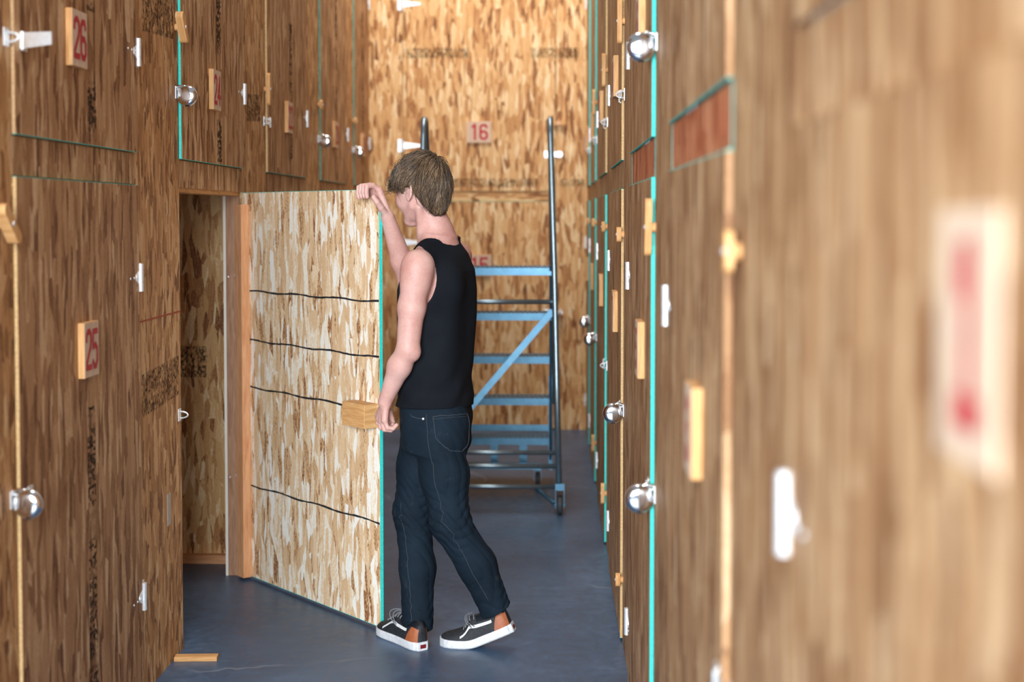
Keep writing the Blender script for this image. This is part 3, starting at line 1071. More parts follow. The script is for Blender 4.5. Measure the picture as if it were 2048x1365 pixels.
def surface(fn, lo, hi, h, project=2):
    lo, hi = np.asarray(lo, float), np.asarray(hi, float)
    n = np.ceil((hi - lo) / h).astype(int) + 1
    ax = [lo[i] + h * np.arange(n[i]) for i in range(3)]
    D = np.empty(tuple(n), np.float32)
    step = max(1, int(600000 / (n[1] * n[2])))
    Yg, Zg = np.meshgrid(ax[1], ax[2], indexing='ij')
    for i in range(0, n[0], step):
        xs = ax[0][i:i + step]
        m = len(xs)
        P = np.empty((m, n[1], n[2], 3))
        P[..., 0] = xs[:, None, None]
        P[..., 1] = Yg
        P[..., 2] = Zg
        D[i:i + m] = fn(P.reshape(-1, 3)).reshape(m, n[1], n[2])
    S = D < 0
    c = [slice(0, -1), slice(1, None)]
    corners = [(a, b, d) for a in (0, 1) for b in (0, 1) for d in (0, 1)]
    cnt = sum(S[c[a], c[b], c[d]].astype(np.int8) for a, b, d in corners)
    act = (cnt > 0) & (cnt < 8)
    idx = np.argwhere(act)
    vid = -np.ones(act.shape, np.int64)
    vid[act] = np.arange(len(idx))
    acc = np.zeros((len(idx), 3))
    num = np.zeros(len(idx))
    for a0 in corners:
        for k in range(3):
            if a0[k] == 0:
                b0 = list(a0)
                b0[k] = 1
                da = D[idx[:, 0] + a0[0], idx[:, 1] + a0[1], idx[:, 2] + a0[2]]
                db = D[idx[:, 0] + b0[0], idx[:, 1] + b0[1], idx[:, 2] + b0[2]]
                m = (da < 0) != (db < 0)
                t = da[m] / (da[m] - db[m])
                q = np.tile(np.asarray(a0, float), (m.sum(), 1))
                q[:, k] += t
                acc[m] += q
                num[m] += 1
    V = lo + h * (idx + acc / num[:, None])
    F = []
    for k in range(3):
        sl0 = [slice(None)] * 3
        sl1 = [slice(None)] * 3
        sl0[k] = slice(0, -1)
        sl1[k] = slice(1, None)
        s0, s1 = S[tuple(sl0)], S[tuple(sl1)]
        e = np.argwhere(s0 != s1)
        u, v = (k + 1) % 3, (k + 2) % 3
        e = e[(e[:, u] > 0) & (e[:, v] > 0) & (e[:, u] < n[u] - 1) & (e[:, v] < n[v] - 1)]
        fl = s0[e[:, 0], e[:, 1], e[:, 2]]
        q = []
        for du, dv in ((-1, -1), (0, -1), (0, 0), (-1, 0)):
            w_ = e.copy()
            w_[:, u] += du
            w_[:, v] += dv
            q.append(vid[w_[:, 0], w_[:, 1], w_[:, 2]])
        q = np.stack(q, 1)
        q[~fl] = q[~fl][:, ::-1]
        F.append(q)
    F = np.concatenate(F)
    for _ in range(project):
        d0, g = grad(fn, V)
        V = V - np.clip(d0, -h, h)[:, None] * g
    return V, F


def grad(fn, V, e=0.0012):
    d0 = fn(V)
    g = np.stack([fn(V + np.eye(3)[i] * e) - fn(V - np.eye(3)[i] * e) for i in range(3)], 1)
    g /= (np.linalg.norm(g, axis=1)[:, None] + 1e-9)
    return d0, g


def npmesh(name, V, F, mat, parent, org, smooth=True):
    me = bpy.data.meshes.new(name)
    V = np.asarray(V, float) - np.asarray(org, float)
    nl = F.shape[1]
    me.vertices.add(len(V))
    me.vertices.foreach_set('co', V.astype(np.float32).ravel())
    me.loops.add(F.size)
    me.loops.foreach_set('vertex_index', F.astype(np.int32).ravel())
    me.polygons.add(len(F))
    me.polygons.foreach_set('loop_start', np.arange(0, F.size, nl, dtype=np.int32))
    me.polygons.foreach_set('use_smooth', np.full(len(F), smooth))
    me.update(calc_edges=True)
    me.validate()
    me.materials.append(M[mat] if isinstance(mat, str) else mat)
    o = bpy.data.objects.new(name, me)
    COL.objects.link(o)
    o.parent = parent
    return o


# --- materials


def skin_mat():
    t = NT('fair_skin')
    p = t.obj()
    n = t.noise(p, 9, 3).outputs[0]
    f = t.noise(p, 140, 2).outputs[0]
    v = t.math('ADD', t.math('MULTIPLY', n, 0.8), t.math('MULTIPLY', f, 0.2))
    t.set(col=t.ramp(v, [(0.3, lin(192, 138, 128)), (0.5, lin(208, 162, 152)), (0.7, lin(218, 180, 171))]), rough=0.5, sss=0.12, spec=0.35)
    t.b.inputs['Subsurface Radius'].default_value = (0.012, 0.004, 0.002)
    t.bump(f, 0.06, 0.001)
    return t.m


def cloth_mat(name, c1, c2, wscale, rough=0.85, fade=None):
    t = NT(name)
    p = t.obj()
    n = t.noise(p, 6, 4).outputs[0]
    f = t.noise(p, wscale, 2, 0.7).outputs[0]
    v = t.math('ADD', t.math('MULTIPLY', n, 0.7), t.math('MULTIPLY', f, 0.3))
    col = t.ramp(v, [(0.35, c1), (0.68, c2)])
    if fade:
        pf = t.mapr(t.noise(p, 14, 4, 0.7).outputs[0], 0.60, 0.78, 0, 0.5)
        col = t.mix(pf, col, (*fade, 1))
    t.set(col=col, rough=rough, spec=0.15)
    t.bump(f, 0.25, 0.001)
    return t.m


def hair_mat():
    t = NT('light_brown_hair')
    u = t.uv()
    sp = t.node('ShaderNodeSeparateXYZ')
    t.link(u, sp.inputs[0])
    col = t.ramp(sp.outputs[0], [(0, lin(50, 38, 28)), (0.45, lin(92, 72, 54)), (0.8, lin(126, 102, 78)), (1, lin(164, 138, 108))])
    t.set(col=col, rough=0.42, spec=0.5)
    return t.m


M['skin'] = skin_mat()
M['shirt'] = cloth_mat('black_jersey', (0.004, 0.0052, 0.008), (0.008, 0.0105, 0.015), 420)
M['denim'] = cloth_mat('dark_blue_black_denim', (0.0042, 0.010, 0.018), (0.010, 0.021, 0.034), 500, 0.8, fade=(0.05, 0.06, 0.075))
M['thread'] = plain('faded_stitching', (0.03, 0.042, 0.055), 0.8, nscale=400, amt=0.4)
M['hair'] = hair_mat()
M['scalp'] = plain('hair_undercoat', lin(58, 44, 32), 0.8)
M['suede'] = plain('black_shoe_suede', (0.016, 0.019, 0.024), 0.7, nscale=120, amt=0.4, bump=0.1)
M['leather'] = plain('black_shoe_leather', (0.008, 0.012, 0.018), 0.32)
M['tan'] = plain('tan_heel_leather', lin(164, 92, 56), 0.55, nscale=80)
M['white_rubber'] = plain('white_rubber_sole', lin(214, 216, 220), 0.55, nscale=70, amt=0.1)
M['white_stripe'] = plain('white_leather_stripe', lin(222, 224, 226), 0.5)
M['lace'] = plain('grey_cotton_lace', lin(120, 122, 126), 0.85, nscale=300)
M['redtag'] = plain('red_heel_tag', lin(120, 30, 36), 0.5)
M['eye'] = plain('eye_white', (0.8, 0.78, 0.75), 0.2)
M['iris'] = plain('blue_grey_iris', (0.10, 0.14, 0.17), 0.2)
M['lip'] = plain('lip', lin(196, 120, 112), 0.5)

ORG = np.array((-0.43, 5.15, 0.0))
person = empty('person', tuple(ORG))
tag(person, 'man in black tank top and dark jeans stepping forward, one hand on the open door', 'person')

# --- frames
HB = R(38)
HP = R(12)      # head bowed
hf0 = np.array((-math.cos(HB), math.sin(HB), 0))
hl = np.array((-math.sin(HB), -math.cos(HB), 0))
hf = hf0 * math.cos(HP) + np.array((0, 0, -math.sin(HP)))
hu = hf0 * math.sin(HP) + np.array((0, 0, math.cos(HP)))
HM = np.stack([hf, hl, hu], 1)
HC = np.array((-0.470, 5.165, 1.668))


def H(f, l, u):
    return HC + hf * f + hl * l + hu * u


def tolocal(p):
    return (p - HC) @ HM


TB = R(24)
Tf = np.array((-math.cos(TB), math.sin(TB), 0))
Tl = np.array((-math.sin(TB), -math.cos(TB), 0))
TC = np.array((-0.413, 5.165, 0))

LSH = np.array((-0.470, 5.005, 1.392))
RSH = np.array((-0.352, 5.325, 1.415))
LEL, LWR = np.array((-0.502, 4.972, 1.098)), np.array((-0.590, 5.030, 0.906))
REL, RWR = np.array((-0.545, 5.425, 1.318)), np.array((-0.610, 5.302, 1.560))
NECK = np.array((-0.412, 5.170, 1.475))

SKIN_T = [(0.80, -.425, 5.16, .160, .108, 10), (0.90, -.425, 5.16, .150, .098, 12), (1.0, -.42, 5.16, .138, .092, 16), (1.1, -.418, 5.162, .140, .098, 20),
          (1.2, -.416, 5.164, .150, .106, 24), (1.3, -.414, 5.165, .157, .109, 24), (1.37, -.410, 5.166, .150, .100, 24), (1.43, -.405, 5.168, .118, .080, 24), (1.48, -.405, 5.17, .07, .058, 24)]


def head_sdf(p):
    q = tolocal(p)
    d = ell(q, (-0.006, 0, 0.012), (0.098, 0.077, 0.100))
    d = smin(d, ell(q, (0.034, 0, -0.018), (0.064, 0.064, 0.072)), 0.03)
    d = smin(d, ell(q, (0.040, 0, -0.062), (0.052, 0.050, 0.050)), 0.025)
    for s in (-1, 1):
        d = smin(d, cone(q, (0.004, s * 0.056, -0.066), (0.074, s * 0.016, -0.104), 0.014, 0.016), 0.018)
        d = smin(d, ell(q, (0.062, s * 0.036, -0.036), (0.028, 0.026, 0.026)), 0.02)
        d = smin(d, cone(q, (0.088, s * 0.010, 0.014), (0.078, s * 0.044, 0.012), 0.010, 0.008), 0.012)
        d = smax(d, -ell(q, (0.098, s * 0.031, -0.006), (0.018, 0.017, 0.011)), 0.012)
    d = smin(d, cone(q, (0.078, 0, -0.106), (0.070, 0, -0.108), 0.019, 0.019), 0.015)
    d = smin(d, cone(q, (0.093, 0, 0.004), (0.116, 0, -0.036), 0.007, 0.0095), 0.01)
    for s in (-1, 1):
        d = smin(d, ell(q, (0.104, s * 0.010, -0.042), (0.011, 0.008, 0.007)), 0.006)
        d = smin(d, cone(q, (0.098, s * 0.002, -0.066), (0.088, s * 0.021, -0.070), 0.006, 0.003), 0.005)
        d = smin(d, cone(q, (0.097, s * 0.002, -0.077), (0.087, s * 0.019, -0.075), 0.0065, 0.003), 0.005)
        # ear: dish with a raised helix and lobe, standing off the skull
        c = np.array((-0.002, s * 0.080, -0.012))
        ex = np.array((-0.965, s * 0.26, 0.0))
        ex /= np.linalg.norm(ex)
        eu = np.array((-0.16, 0, 0.987))
        ez = np.cross(ex, eu)
        EM = np.stack([ex, ez, eu], 1)
        e = ell(q, c + ex * 0.010, (0.019, 0.0042, 0.032), EM)
        ring = []
        for k in range(11):
            a = R(-75 + k * 26)
            ring.append(c + ex * (0.010 + 0.0185 * math.sin(a + 0.9)) + eu * (0.003 + 0.031 * math.cos(a + 0.9 + 0.0)) + ez * 0.0)
        e = smin(e, chain(q, ring, [0.0042] * 11, 0.002), 0.003)
        e = smin(e, ell(q, c + ex * 0.004 - eu * 0.028, (0.009, 0.005, 0.010), EM), 0.005)
        d = smin(d, e, 0.007)
    return d


def finger(p, pts, r0, r1):
    n = len(pts)
    return chain(p, pts, [r0 + (r1 - r0) * i / (n - 1) for i in range(n)], 0.003)


# left hand, hanging loosely curled
LF = [
    ([(-.590, 5.012, .842), (-.579, 5.011, .815), (-.560, 5.014, .812), (-.548, 5.018, .824)], .0088, .0070),
    ([(-.602, 5.031, .838), (-.593, 5.030, .806), (-.570, 5.034, .803), (-.556, 5.036, .818)], .0095, .0075),
    ([(-.613, 5.050, .842), (-.608, 5.051, .810), (-.582, 5.055, .805), (-.566, 5.056, .820)], .0098, .0078),
    ([(-.620, 5.068, .850), (-.620, 5.071, .822), (-.597, 5.076, .812), (-.580, 5.076, .824)], .0095, .0076),
    ([(-.592, 5.055, .885), (-.580, 5.076, .862), (-.572, 5.076, .838), (-.566, 5.070, .822)], .0120, .0085),
]
# right hand, fingers hooked over the top of the open door
E0 = np.array((-0.6525, 5.262, 0.0))
du_ = np.array((-0.656, 0.755, 0.0))
ni_ = np.array((-0.755, -0.656, 0.0))


def dr_(t, n, z):
    return E0 + du_ * t + ni_ * n + np.array((0, 0, z))


RF = []
for t, dz, r0 in ((0.021, 0.0, .0100), (0.040, 0.002, .0102), (0.059, 0.001, .0099), (0.077, -0.003, .0090)):
    RF.append(([dr_(t - 0.006, -0.030, 1.664 + dz), dr_(t, -0.006, 1.680 + dz), dr_(t + 0.002, 0.020, 1.677 + dz), dr_(t + 0.001, 0.0235, 1.655 + dz), dr_(t, 0.0210, 1.638 + dz)], r0, r0 - 0.0018))
RT = ([np.array((-.616, 5.285, 1.574)), np.array((-.630, 5.262, 1.598)), np.array((-.643, 5.2475, 1.618)), np.array((-.655, 5.2455, 1.636))], .0135, .0092)


def hand_l(p):
    d = None
    for (pts, a, b), wr_ in zip(LF[:4], ((-.584, 5.022, .900), (-.588, 5.028, .900), (-.592, 5.034, .900), (-.594, 5.040, .900))):
        c = cone(p, wr_, pts[0], .0125, .0122)
        d = c if d is None else smin(d, c, .012)
    f = None
    for pts, a, b in LF:
        c = finger(p, pts, a, b)
        f = c if f is None else np.minimum(f, c)
    return smin(d, f, 0.006)


def hand_r(p):
    d = None
    for (pts, a, b), k in zip(RF, range(4)):
        c = cone(p, RWR + np.array((0.002 - 0.005 * k, 0.004 * k - 0.004, 0.014)), pts[0], .0135, .0122)
        d = c if d is None else smin(d, c, .012)
    f = None
    for pts, a, b in RF + [RT]:
        c = finger(p, pts, a, b)
        f = c if f is None else np.minimum(f, c)
    return smin(d, f, 0.006)


def near(p, lo, hi, fn, pad=0.05):
    """evaluate fn only near its box; elsewhere return a safe distance"""
    lo, hi = np.asarray(lo) - pad, np.asarray(hi) + pad
    m = np.all((p >= lo) & (p <= hi), axis=1)
    d = np.full(len(p), pad)
    if m.any():
        d[m] = fn(p[m])
    return d


def torso_skin(p):
    d = tower(p, SKIN_T, 0.78, 1.49)
    for S_ in (LSH, RSH):
        d = smin(d, cone(p, NECK + np.array((0, 0, -0.045)), S_ + np.array((0, 0, 0.0)), 0.052, 0.046), 0.03)
        d = smin(d, cone(p, NECK + np.array((0.004, 0, 0.035)), S_ * 0.7 + NECK * 0.3 + np.array((0, 0, 0.0)), 0.040, 0.026), 0.035)
    # shoulder blade of the back
    d = smin(d, ell(p, TC + Tl * 0.07 - Tf * 0.075 + np.array((0, 0, 1.33)), (0.05, 0.05, 0.075)), 0.03)
    d = smin(d, cone(p, NECK, HC + np.array((0.022, -0.004, -0.05)), 0.060, 0.054), 0.03)
    # neck tendon
    d = smin(d, cone(p, H(-0.022, 0.052, -0.075), NECK + Tf * 0.055 + Tl * 0.02 + np.array((0, 0, -0.015)), 0.014, 0.012), 0.02)
    return d


def arm_l(p):
    d = chain(p, [LSH, LSH * 0.5 + LEL * 0.5 + np.array((-0.004, -0.002, 0)), LEL], [0.052, 0.047, 0.040], 0.02)
    d = smin(d, ell(p, LSH + np.array((-0.004, -0.012, -0.03)), (0.052, 0.05, 0.075)), 0.03)
    mid = LEL * 0.68 + LWR * 0.32
    d = smin(d, chain(p, [LEL, mid + np.array((-0.004, 0, 0)), LWR], [0.040, 0.0405, 0.0255], 0.02), 0.012)
    d = smin(d, ell(p, LEL + np.array((0.022, -0.008, -0.012)), (0.02, 0.02, 0.024)), 0.02)
    return d


def arm_r(p):
    d = chain(p, [RSH, RSH * 0.5 + REL * 0.5, REL], [0.054, 0.049, 0.042], 0.02)
    mid = REL * 0.68 + RWR * 0.32
    d = smin(d, chain(p, [REL, mid, RWR], [0.041, 0.041, 0.0265], 0.02), 0.012)
    return d


def body_sdf(p):
    d = near(p, (-.66, 4.95, .76), (-.22, 5.42, 1.62), torso_skin)
    d = smin(d, near(p, (-.61, 5.02, 1.53), (-.33, 5.30, 1.78), head_sdf), 0.02)
    d = smin(d, near(p, (-.65, 4.90, .89), (-.41, 5.07, 1.45), arm_l), 0.022)
    d = smin(d, near(p, (-.66, 5.24, 1.27), (-.30, 5.48, 1.60), arm_r), 0.022)
    d = smin(d, near(p, (-.64, 4.99, .79), (-.53, 5.10, .92), hand_l, 0.03), 0.012)
    d = smin(d, near(p, (-.76, 5.22, 1.55), (-.60, 5.40, 1.71), hand_r, 0.03), 0.012)
    return d


V, F = surface(body_sdf, (-.775, 4.885, .775), (-.225, 5.50, 1.80), 0.0033)
body = npmesh('body', V, F, 'skin', person, ORG)

# --- tank top
SHIRT_T = [(0.865, -.424, 5.16, .182, .138, 10), (0.93, -.424, 5.16, .168, .130, 12), (1.0, -.420, 5.16, .160, .126, 16), (1.1, -.416, 5.162, .158, .124, 20),
           (1.2, -.414, 5.164, .164, .126, 24), (1.3, -.413, 5.165, .168, .126, 24), (1.37, -.408, 5.166, .160, .114, 24), (1.43, -.404, 5.168, .128, .09, 24), (1.47, -.405, 5.17, .08, .07, 24)]


def tcoord(p):
    q = p - TC
    return q @ Tl, q @ Tf, p[:, 2]


def shirt_outer(p):
    d = tower(p, SHIRT_T, 0.80, 1.49)
    for S_ in (LSH, RSH):
        d = smin(d, cone(p, NECK + np.array((0, 0, -0.045)), S_, 0.058, 0.052), 0.03)
        d = smin(d, cone(p, NECK + np.array((0.004, 0, 0.035)), S_ * 0.7 + NECK * 0.3, 0.045, 0.032), 0.035)
    d = smin(d, ell(p, TC + Tl * 0.07 - Tf * 0.078 + np.array((0, 0, 1.33)), (0.055, 0.055, 0.085)), 0.04)
    s, f, z = tcoord(p)
    # folds: long soft drapes from the shoulder blades and creases gathered at the waist
    lowm = np.clip((1.10 - z) / 0.14, 0, 1) * np.clip((z - 0.86) / 0.05, 0, 1)
    cre = np.sin(52 * (z + 0.25 * s - 0.30 * f) + 3.0 * np.sin(14 * s + 9 * f)) * 0.5 + np.sin(31 * (z - 0.3 * s + 0.2 * f) + 2 * np.sin(19 * f)) * 0.5
    dr = np.sin(38 * s + 22 * f + 4 * (z - 1)) * np.clip((1.42 - z) / 0.2, 0, 1) * np.clip((z - 0.9) / 0.2, 0, 1)
    return d - 0.0060 * cre * lowm - 0.0042 * dr


def shirt_sdf(p):
    d = shirt_outer(p)
    s, f, z = tcoord(p)
    for sg, zc, f0 in ((1, 1.345, 0.012), (-1, 1.365, 0.02)):
        e = (np.sqrt(((f - f0) / 0.083) ** 2 + ((z - zc) / 0.115) ** 2) - 1) * 0.083
        cut = smax(e, 0.098 - sg * s + 0.25 * np.clip(z - 1.38, 0, 1) * 0, 0.012)
        d = smax(d, -cut, 0.006)
    neck = (np.sqrt((s / 0.092) ** 2 + ((f - 0.012) / 0.088) ** 2) - 1) * 0.088
    zl = 1.452 - np.clip(f + 0.03, 0, 0.2) * 0.75
    d = smax(d, -smax(neck, zl - z, 0.01), 0.006)
    hem = 0.874 + 0.006 * np.sin(9 * f + 2) + 0.005 * np.sin(13 * s)
    d = smax(d, hem - z, 0.005)
    return smax(d, -(d + 0.035), 0.004) if False else d


V, F = surface(shirt_sdf, (-.64, 4.94, .855), (-.22, 5.40, 1.56), 0.0038)
npmesh('tank_top', V, F, 'shirt', person, ORG)

# --- jeans
LHIP, LKN, LAN = np.array((-.415, 5.092, .84)), np.array((-.362, 5.062, .468)), np.array((-.196, 5.09, .140))
RHIP, RKN, RAN = np.array((-.448, 5.235, .84)), np.array((-.512, 5.215, .474)), np.array((-.487, 5.135, .070))
PEL = [(0.70, -.418, 5.16, .150, .118, 8), (0.80, -.420, 5.16, .164, .126, 8), (0.90, -.424, 5.16, .162, .122, 10), (0.95, -.425, 5.16, .158, .118, 12)]


def leg_wr(p, K, A, amp):
    """creases behind the knee and stacked above the hem"""
    z = p[:, 2]
    kk = np.exp(-((np.linalg.norm(p - K, axis=1) - 0.03) / 0.11) ** 2)
    x, y = p[:, 0] - K[0], p[:, 1] - K[1]
    w1 = 95 * (z - K[2]) + 45 * x + 2.2 * np.sin(34 * y + 9 * z) + 1.2 * np.sin(60 * x)
    c1 = np.abs(np.sin(w1)) ** 0.6 - 0.6
    aa = np.exp(-(np.linalg.norm(p - A, axis=1) / 0.12) ** 2)
    w2 = 78 * (z - A[2]) - 34 * (p[:, 0] - A[0]) + 2.5 * np.sin(30 * (p[:, 0] + p[:, 1]))
    c2 = np.abs(np.sin(w2)) ** 0.6 - 0.6
    w3 = 22 * z + 70 * p[:, 1] + 40 * p[:, 0] + 2 * np.sin(15 * z)
    lg = np.abs(np.sin(w3)) ** 0.7 - 0.6
    return amp * (c1 * kk + c2 * aa + 0.45 * lg)


def leg_l(p):
    d = chain(p, [LHIP, LHIP * 0.45 + LKN * 0.55 + np.array((0.004, 0, 0)), LKN, LKN * 0.5 + LAN * 0.5 + np.array((0.012, 0, 0.006)), LAN], [0.098, 0.084, 0.068, 0.066, 0.055], 0.03)
    return d - leg_wr(p, LKN, LAN, 0.0062)


def leg_r(p):
    d = chain(p, [RHIP, RHIP * 0.45 + RKN * 0.55, RKN, RKN * 0.5 + RAN * 0.5 + np.array((0.010, 0, 0)), RAN], [0.100, 0.082, 0.066, 0.062, 0.056], 0.03)
    return d - leg_wr(p, RKN, RAN, 0.0058)


LAX = (LAN - LKN) / np.linalg.norm(LAN - LKN)


def jeans_sdf(p):
    d = tower(p, PEL, 0.72, 0.935)
    d = smin(d, ell(p, (-.374, 5.096, .815), (0.078, 0.080, 0.088)), 0.03)
    d = smin(d, ell(p, (-.372, 5.235, .825), (0.078, 0.08, 0.095)), 0.03)
    ll = smax(leg_l(p), (p - LAN) @ LAX + 0.0, 0.004)
    lr = smax(leg_r(p), 0.058 - p[:, 2] + 0.006 * np.sin(30 * p[:, 0]), 0.004)
    d = smin(d, ll, 0.035)
    d = smin(d, lr, 0.035)
    # sag folds under the seat
    z = p[:, 2]
    m = np.exp(-((z - 0.74) / 0.08) ** 2) * np.clip((p[:, 0] + 0.42) / 0.08, 0, 1)
    return d - 0.005 * m * np.sin(60 * z + 40 * p[:, 0])


V, F = surface(jeans_sdf, (-.62, 4.95, .045), (-.13, 5.37, .945), 0.0048)
jeans = npmesh('jeans', V, F, 'denim', person, ORG)


def proj(fn, pts, off=0.0):
    P = np.asarray(pts, float)
    for _ in range(6):
        d, g = grad(fn, P)
        P = P - d[:, None] * g
    d, g = grad(fn, P)
    return P + g * off


def dense(pts, step=0.012):
    out = []
    for a, b in zip(pts, pts[1:]):
        a, b = np.asarray(a, float), np.asarray(b, float)
        n = max(1, int(np.linalg.norm(b - a) / step))
        out += [a + (b - a) * i / n for i in range(n)]
    return out + [np.asarray(pts[-1], float)]


def stitch(name, pts, r=0.0013, mat='thread', parent=None, off=0.0006):
    P = proj(jeans_sdf, dense(pts), off)
    bm = bmesh.new()
    add_tube(bm, [tuple(q - ORG) for q in P], r, 6)
    return bmobj(name, bm, mat, parent or jeans, smooth=True)


# side seam of the near leg, back pocket, front pocket with its rivet
stitch('side_seam', [(-.445, 4.95, .87), (-.437, 4.96, .75), (-.415, 4.97, .62), (-.385, 4.97, .50), (-.34, 4.98, .42), (-.28, 5.0, .30), (-.22, 5.02, .19)])
stitch('side_seam', [(-.585, 5.10, .52), (-.55, 5.10, .40), (-.53, 5.07, .25), (-.51, 5.05, .09)])
pk = [(-.415, 4.965, .862), (-.335, 4.99, .866), (-.285, 5.07, .862), (-.270, 5.09, .78), (-.300, 5.03, .722), (-.352, 4.99, .735), (-.405, 4.965, .78), (-.415, 4.965, .862)]
stitch('back_pocket', pk, 0.0018)
stitch('back_pocket_hem', [(-.414, 4.965, .852), (-.335, 4.99, .856), (-.285, 5.07, .852)], 0.0012)
stitch('front_pocket', [(-.520, 4.99, .866), (-.505, 4.985, .857), (-.48, 4.97, .853), (-.455, 4.96, .853)], 0.0018)
rv = proj(jeans_sdf, [(-.457, 4.96, .853)], 0.0)[0]
_, g_ = grad(jeans_sdf, rv[None, :])
bm = bmesh.new()
add_lathe(bm, [(-0.001, 0.0048), (0.002, 0.0045), (0.003, 0.002), (0.003, 0)], tuple(rv - ORG), tuple(g_[0]), 12)
bmobj('rivet', bm, 'zinc', jeans, smooth=True)

# --- hair: undercoat and strands
SC = np.array((-0.006, 0, 0.012))
SR = np.array((0.098, 0.077, 0.100))


def hairline(q):
    """local u above which hair grows, as a function of the local forward coordinate"""
    f = q[:, 0]
    phi = np.degrees(np.arctan2(np.abs(q[:, 1]), -f - 0.004))        # 0 at the back of the head, 90 at the ear, 180 at the forehead
    return np.interp(phi, [0, 18, 34, 48, 62, 76, 90, 98, 104, 112, 122, 135, 150, 180],
                     [-0.112, -0.108, -0.094, -0.064, -0.030, 0.008, 0.018, 0.014, -0.018, -0.012, 0.022, 0.038, 0.052, 0.060])


def cap_sdf(p):
    q = tolocal(p)
    d = ell(q, SC + np.array((-0.004, 0, 0.004)), SR + 0.009)
    nape = ell(q, (-0.052, 0, -0.054), (0.040, 0.050, 0.062))
    d = smin(d, nape, 0.02)
    return smax(d, hairline(q) + 0.006 - q[:, 2], 0.006)


V, F = surface(cap_sdf, HC - 0.14, HC + 0.14, 0.004, 1)
hair = npmesh('hair', V, F, 'scalp', person, ORG)

rng = np.random.default_rng(5)
_, gn = grad(cap_sdf, V)
Q = tolocal(V)
NQ = gn @ HM
ok = np.einsum('ij,ij->i', NQ, Q - SC) > 0.04       # outer side only
Q, NQ = Q[ok], NQ[ok]
nS, nG = 9500, 8
pick = rng.integers(0, len(Q), nS)
root = Q[pick] + rng.normal(scale=0.0012, size=(nS, 3))
nrm = NQ[pick]
crown = np.array((-0.072, -0.010, 0.088))
away = root - crown
front = np.clip(root[:, 0] / 0.08, 0, 1) * np.clip((root[:, 2] - 0.02) / 0.05, 0, 1)
nape_ = np.clip((-0.02 - root[:, 2]) / 0.05, 0, 1)
temple = np.clip((0.055 - root[:, 2]) / 0.03, 0, 1) * np.clip((root[:, 0] + 0.03) / 0.03, 0, 1)
length = 0.048 + 0.020 * rng.random(nS) + 0.044 * front
length = length * (1 - 0.45 * nape_) * (1 - 0.66 * temple)
clump = np.sin(70 * root[:, 1] + 40 * root[:, 0] + 30 * root[:, 2])[:, None] * 0.42
dirv = away / (np.linalg.norm(away, axis=1)[:, None] + 1e-9)
side = np.cross(nrm, dirv)
dirv = dirv + side * (clump + rng.normal(scale=0.32, size=(nS, 1)))
cl2 = np.sin(55 * root[:, 0] - 80 * root[:, 1] + 3 * np.sin(40 * root[:, 2]))
length = length * (1 + 0.16 * cl2) * np.where(rng.random(nS) < 0.03, 1.35, 1.0)
lift0 = 0.30 + 0.22 * cl2 + 0.34 * rng.random(nS) + 0.30 * front - 0.15 * nape_
g_loc = np.array((0, 0, -1.0)) @ HM
P = root - nrm * 0.002
pts = [P]


def gradq(q):
    d, g = grad(cap_sdf, HC + q @ HM.T)
    return d, g @ HM


for k in range(1, nG):
    t = k / (nG - 1)
    rr, n2 = gradq(P)
    d_ = dirv - n2 * np.sum(dirv * n2, 1)[:, None] * 0.9
    d_ /= np.linalg.norm(d_, axis=1)[:, None] + 1e-9
    gg = g_loc - n2 * np.sum(g_loc * n2, 1)[:, None] * 0.8
    mv = d_ + gg * (0.25 + 0.6 * t) * (1 - 0.6 * front)[:, None] + n2 * (lift0 * (1 - 1.25 * t))[:, None]
    mv += rng.normal(scale=0.13, size=mv.shape)
    mv /= np.linalg.norm(mv, axis=1)[:, None]
    P = P + mv * (length / (nG - 1))[:, None]
    dd, n3 = gradq(P)
    P = P + n3 * np.clip(0.0015 - dd, 0, 0.01)[:, None]
    # keep clear of the neck and skull below the cap
    bd = head_sdf(HC + P @ HM.T)
    P = P + n3 * np.clip(0.002 - bd, 0, 0.004)[:, None]
    dirv = d_
    pts.append(P)
pts = np.stack(pts, 1)
wpts = HC + pts @ HM.T - ORG
tang = np.gradient(wpts, axis=1)
tang /= np.linalg.norm(tang, axis=2)[:, :, None] + 1e-9
n0 = (nrm @ HM.T)[:, None, :]
a_ = np.cross(tang, n0)
a_ /= np.linalg.norm(a_, axis=2)[:, :, None] + 1e-9
b_ = np.cross(tang, a_)
rad = (0.00125 * (1 - 0.8 * np.linspace(0, 1, nG) ** 2))[None, :, None]
tri = [wpts + rad * (math.cos(q) * a_ + math.sin(q) * b_) for q in (R(90), R(210), R(330))]
VV = np.stack(tri, 2).reshape(-1, 3)         # strand, ring, 3
base = np.arange(nS)[:, None, None] * (nG * 3) + np.arange(nG - 1)[None, :, None] * 3
FF = []
for k in range(3):
    k2 = (k + 1) % 3
    FF.append(np.stack([base[..., 0] + k, base[..., 0] + k2, base[..., 0] + 3 + k2, base[..., 0] + 3 + k], -1).reshape(-1, 4))
FF = np.concatenate(FF)
st = npmesh('hair_strands', VV + ORG, FF, 'hair', hair, ORG)
tone = np.clip(0.45 + 0.28 * rng.normal(size=nS) + 0.15 * np.sin(90 * root[:, 1]), 0, 1)
uvl = st.data.uv_layers.new(name='uv')
lv = np.empty(len(st.data.loops), np.int32)
st.data.loops.foreach_get('vertex_index', lv)
uvs = np.zeros((len(lv), 2), np.float32)
uvs[:, 0] = tone[lv // (nG * 3)] * 0.98 + 0.01
uvl.data.foreach_set('uv', uvs.ravel())

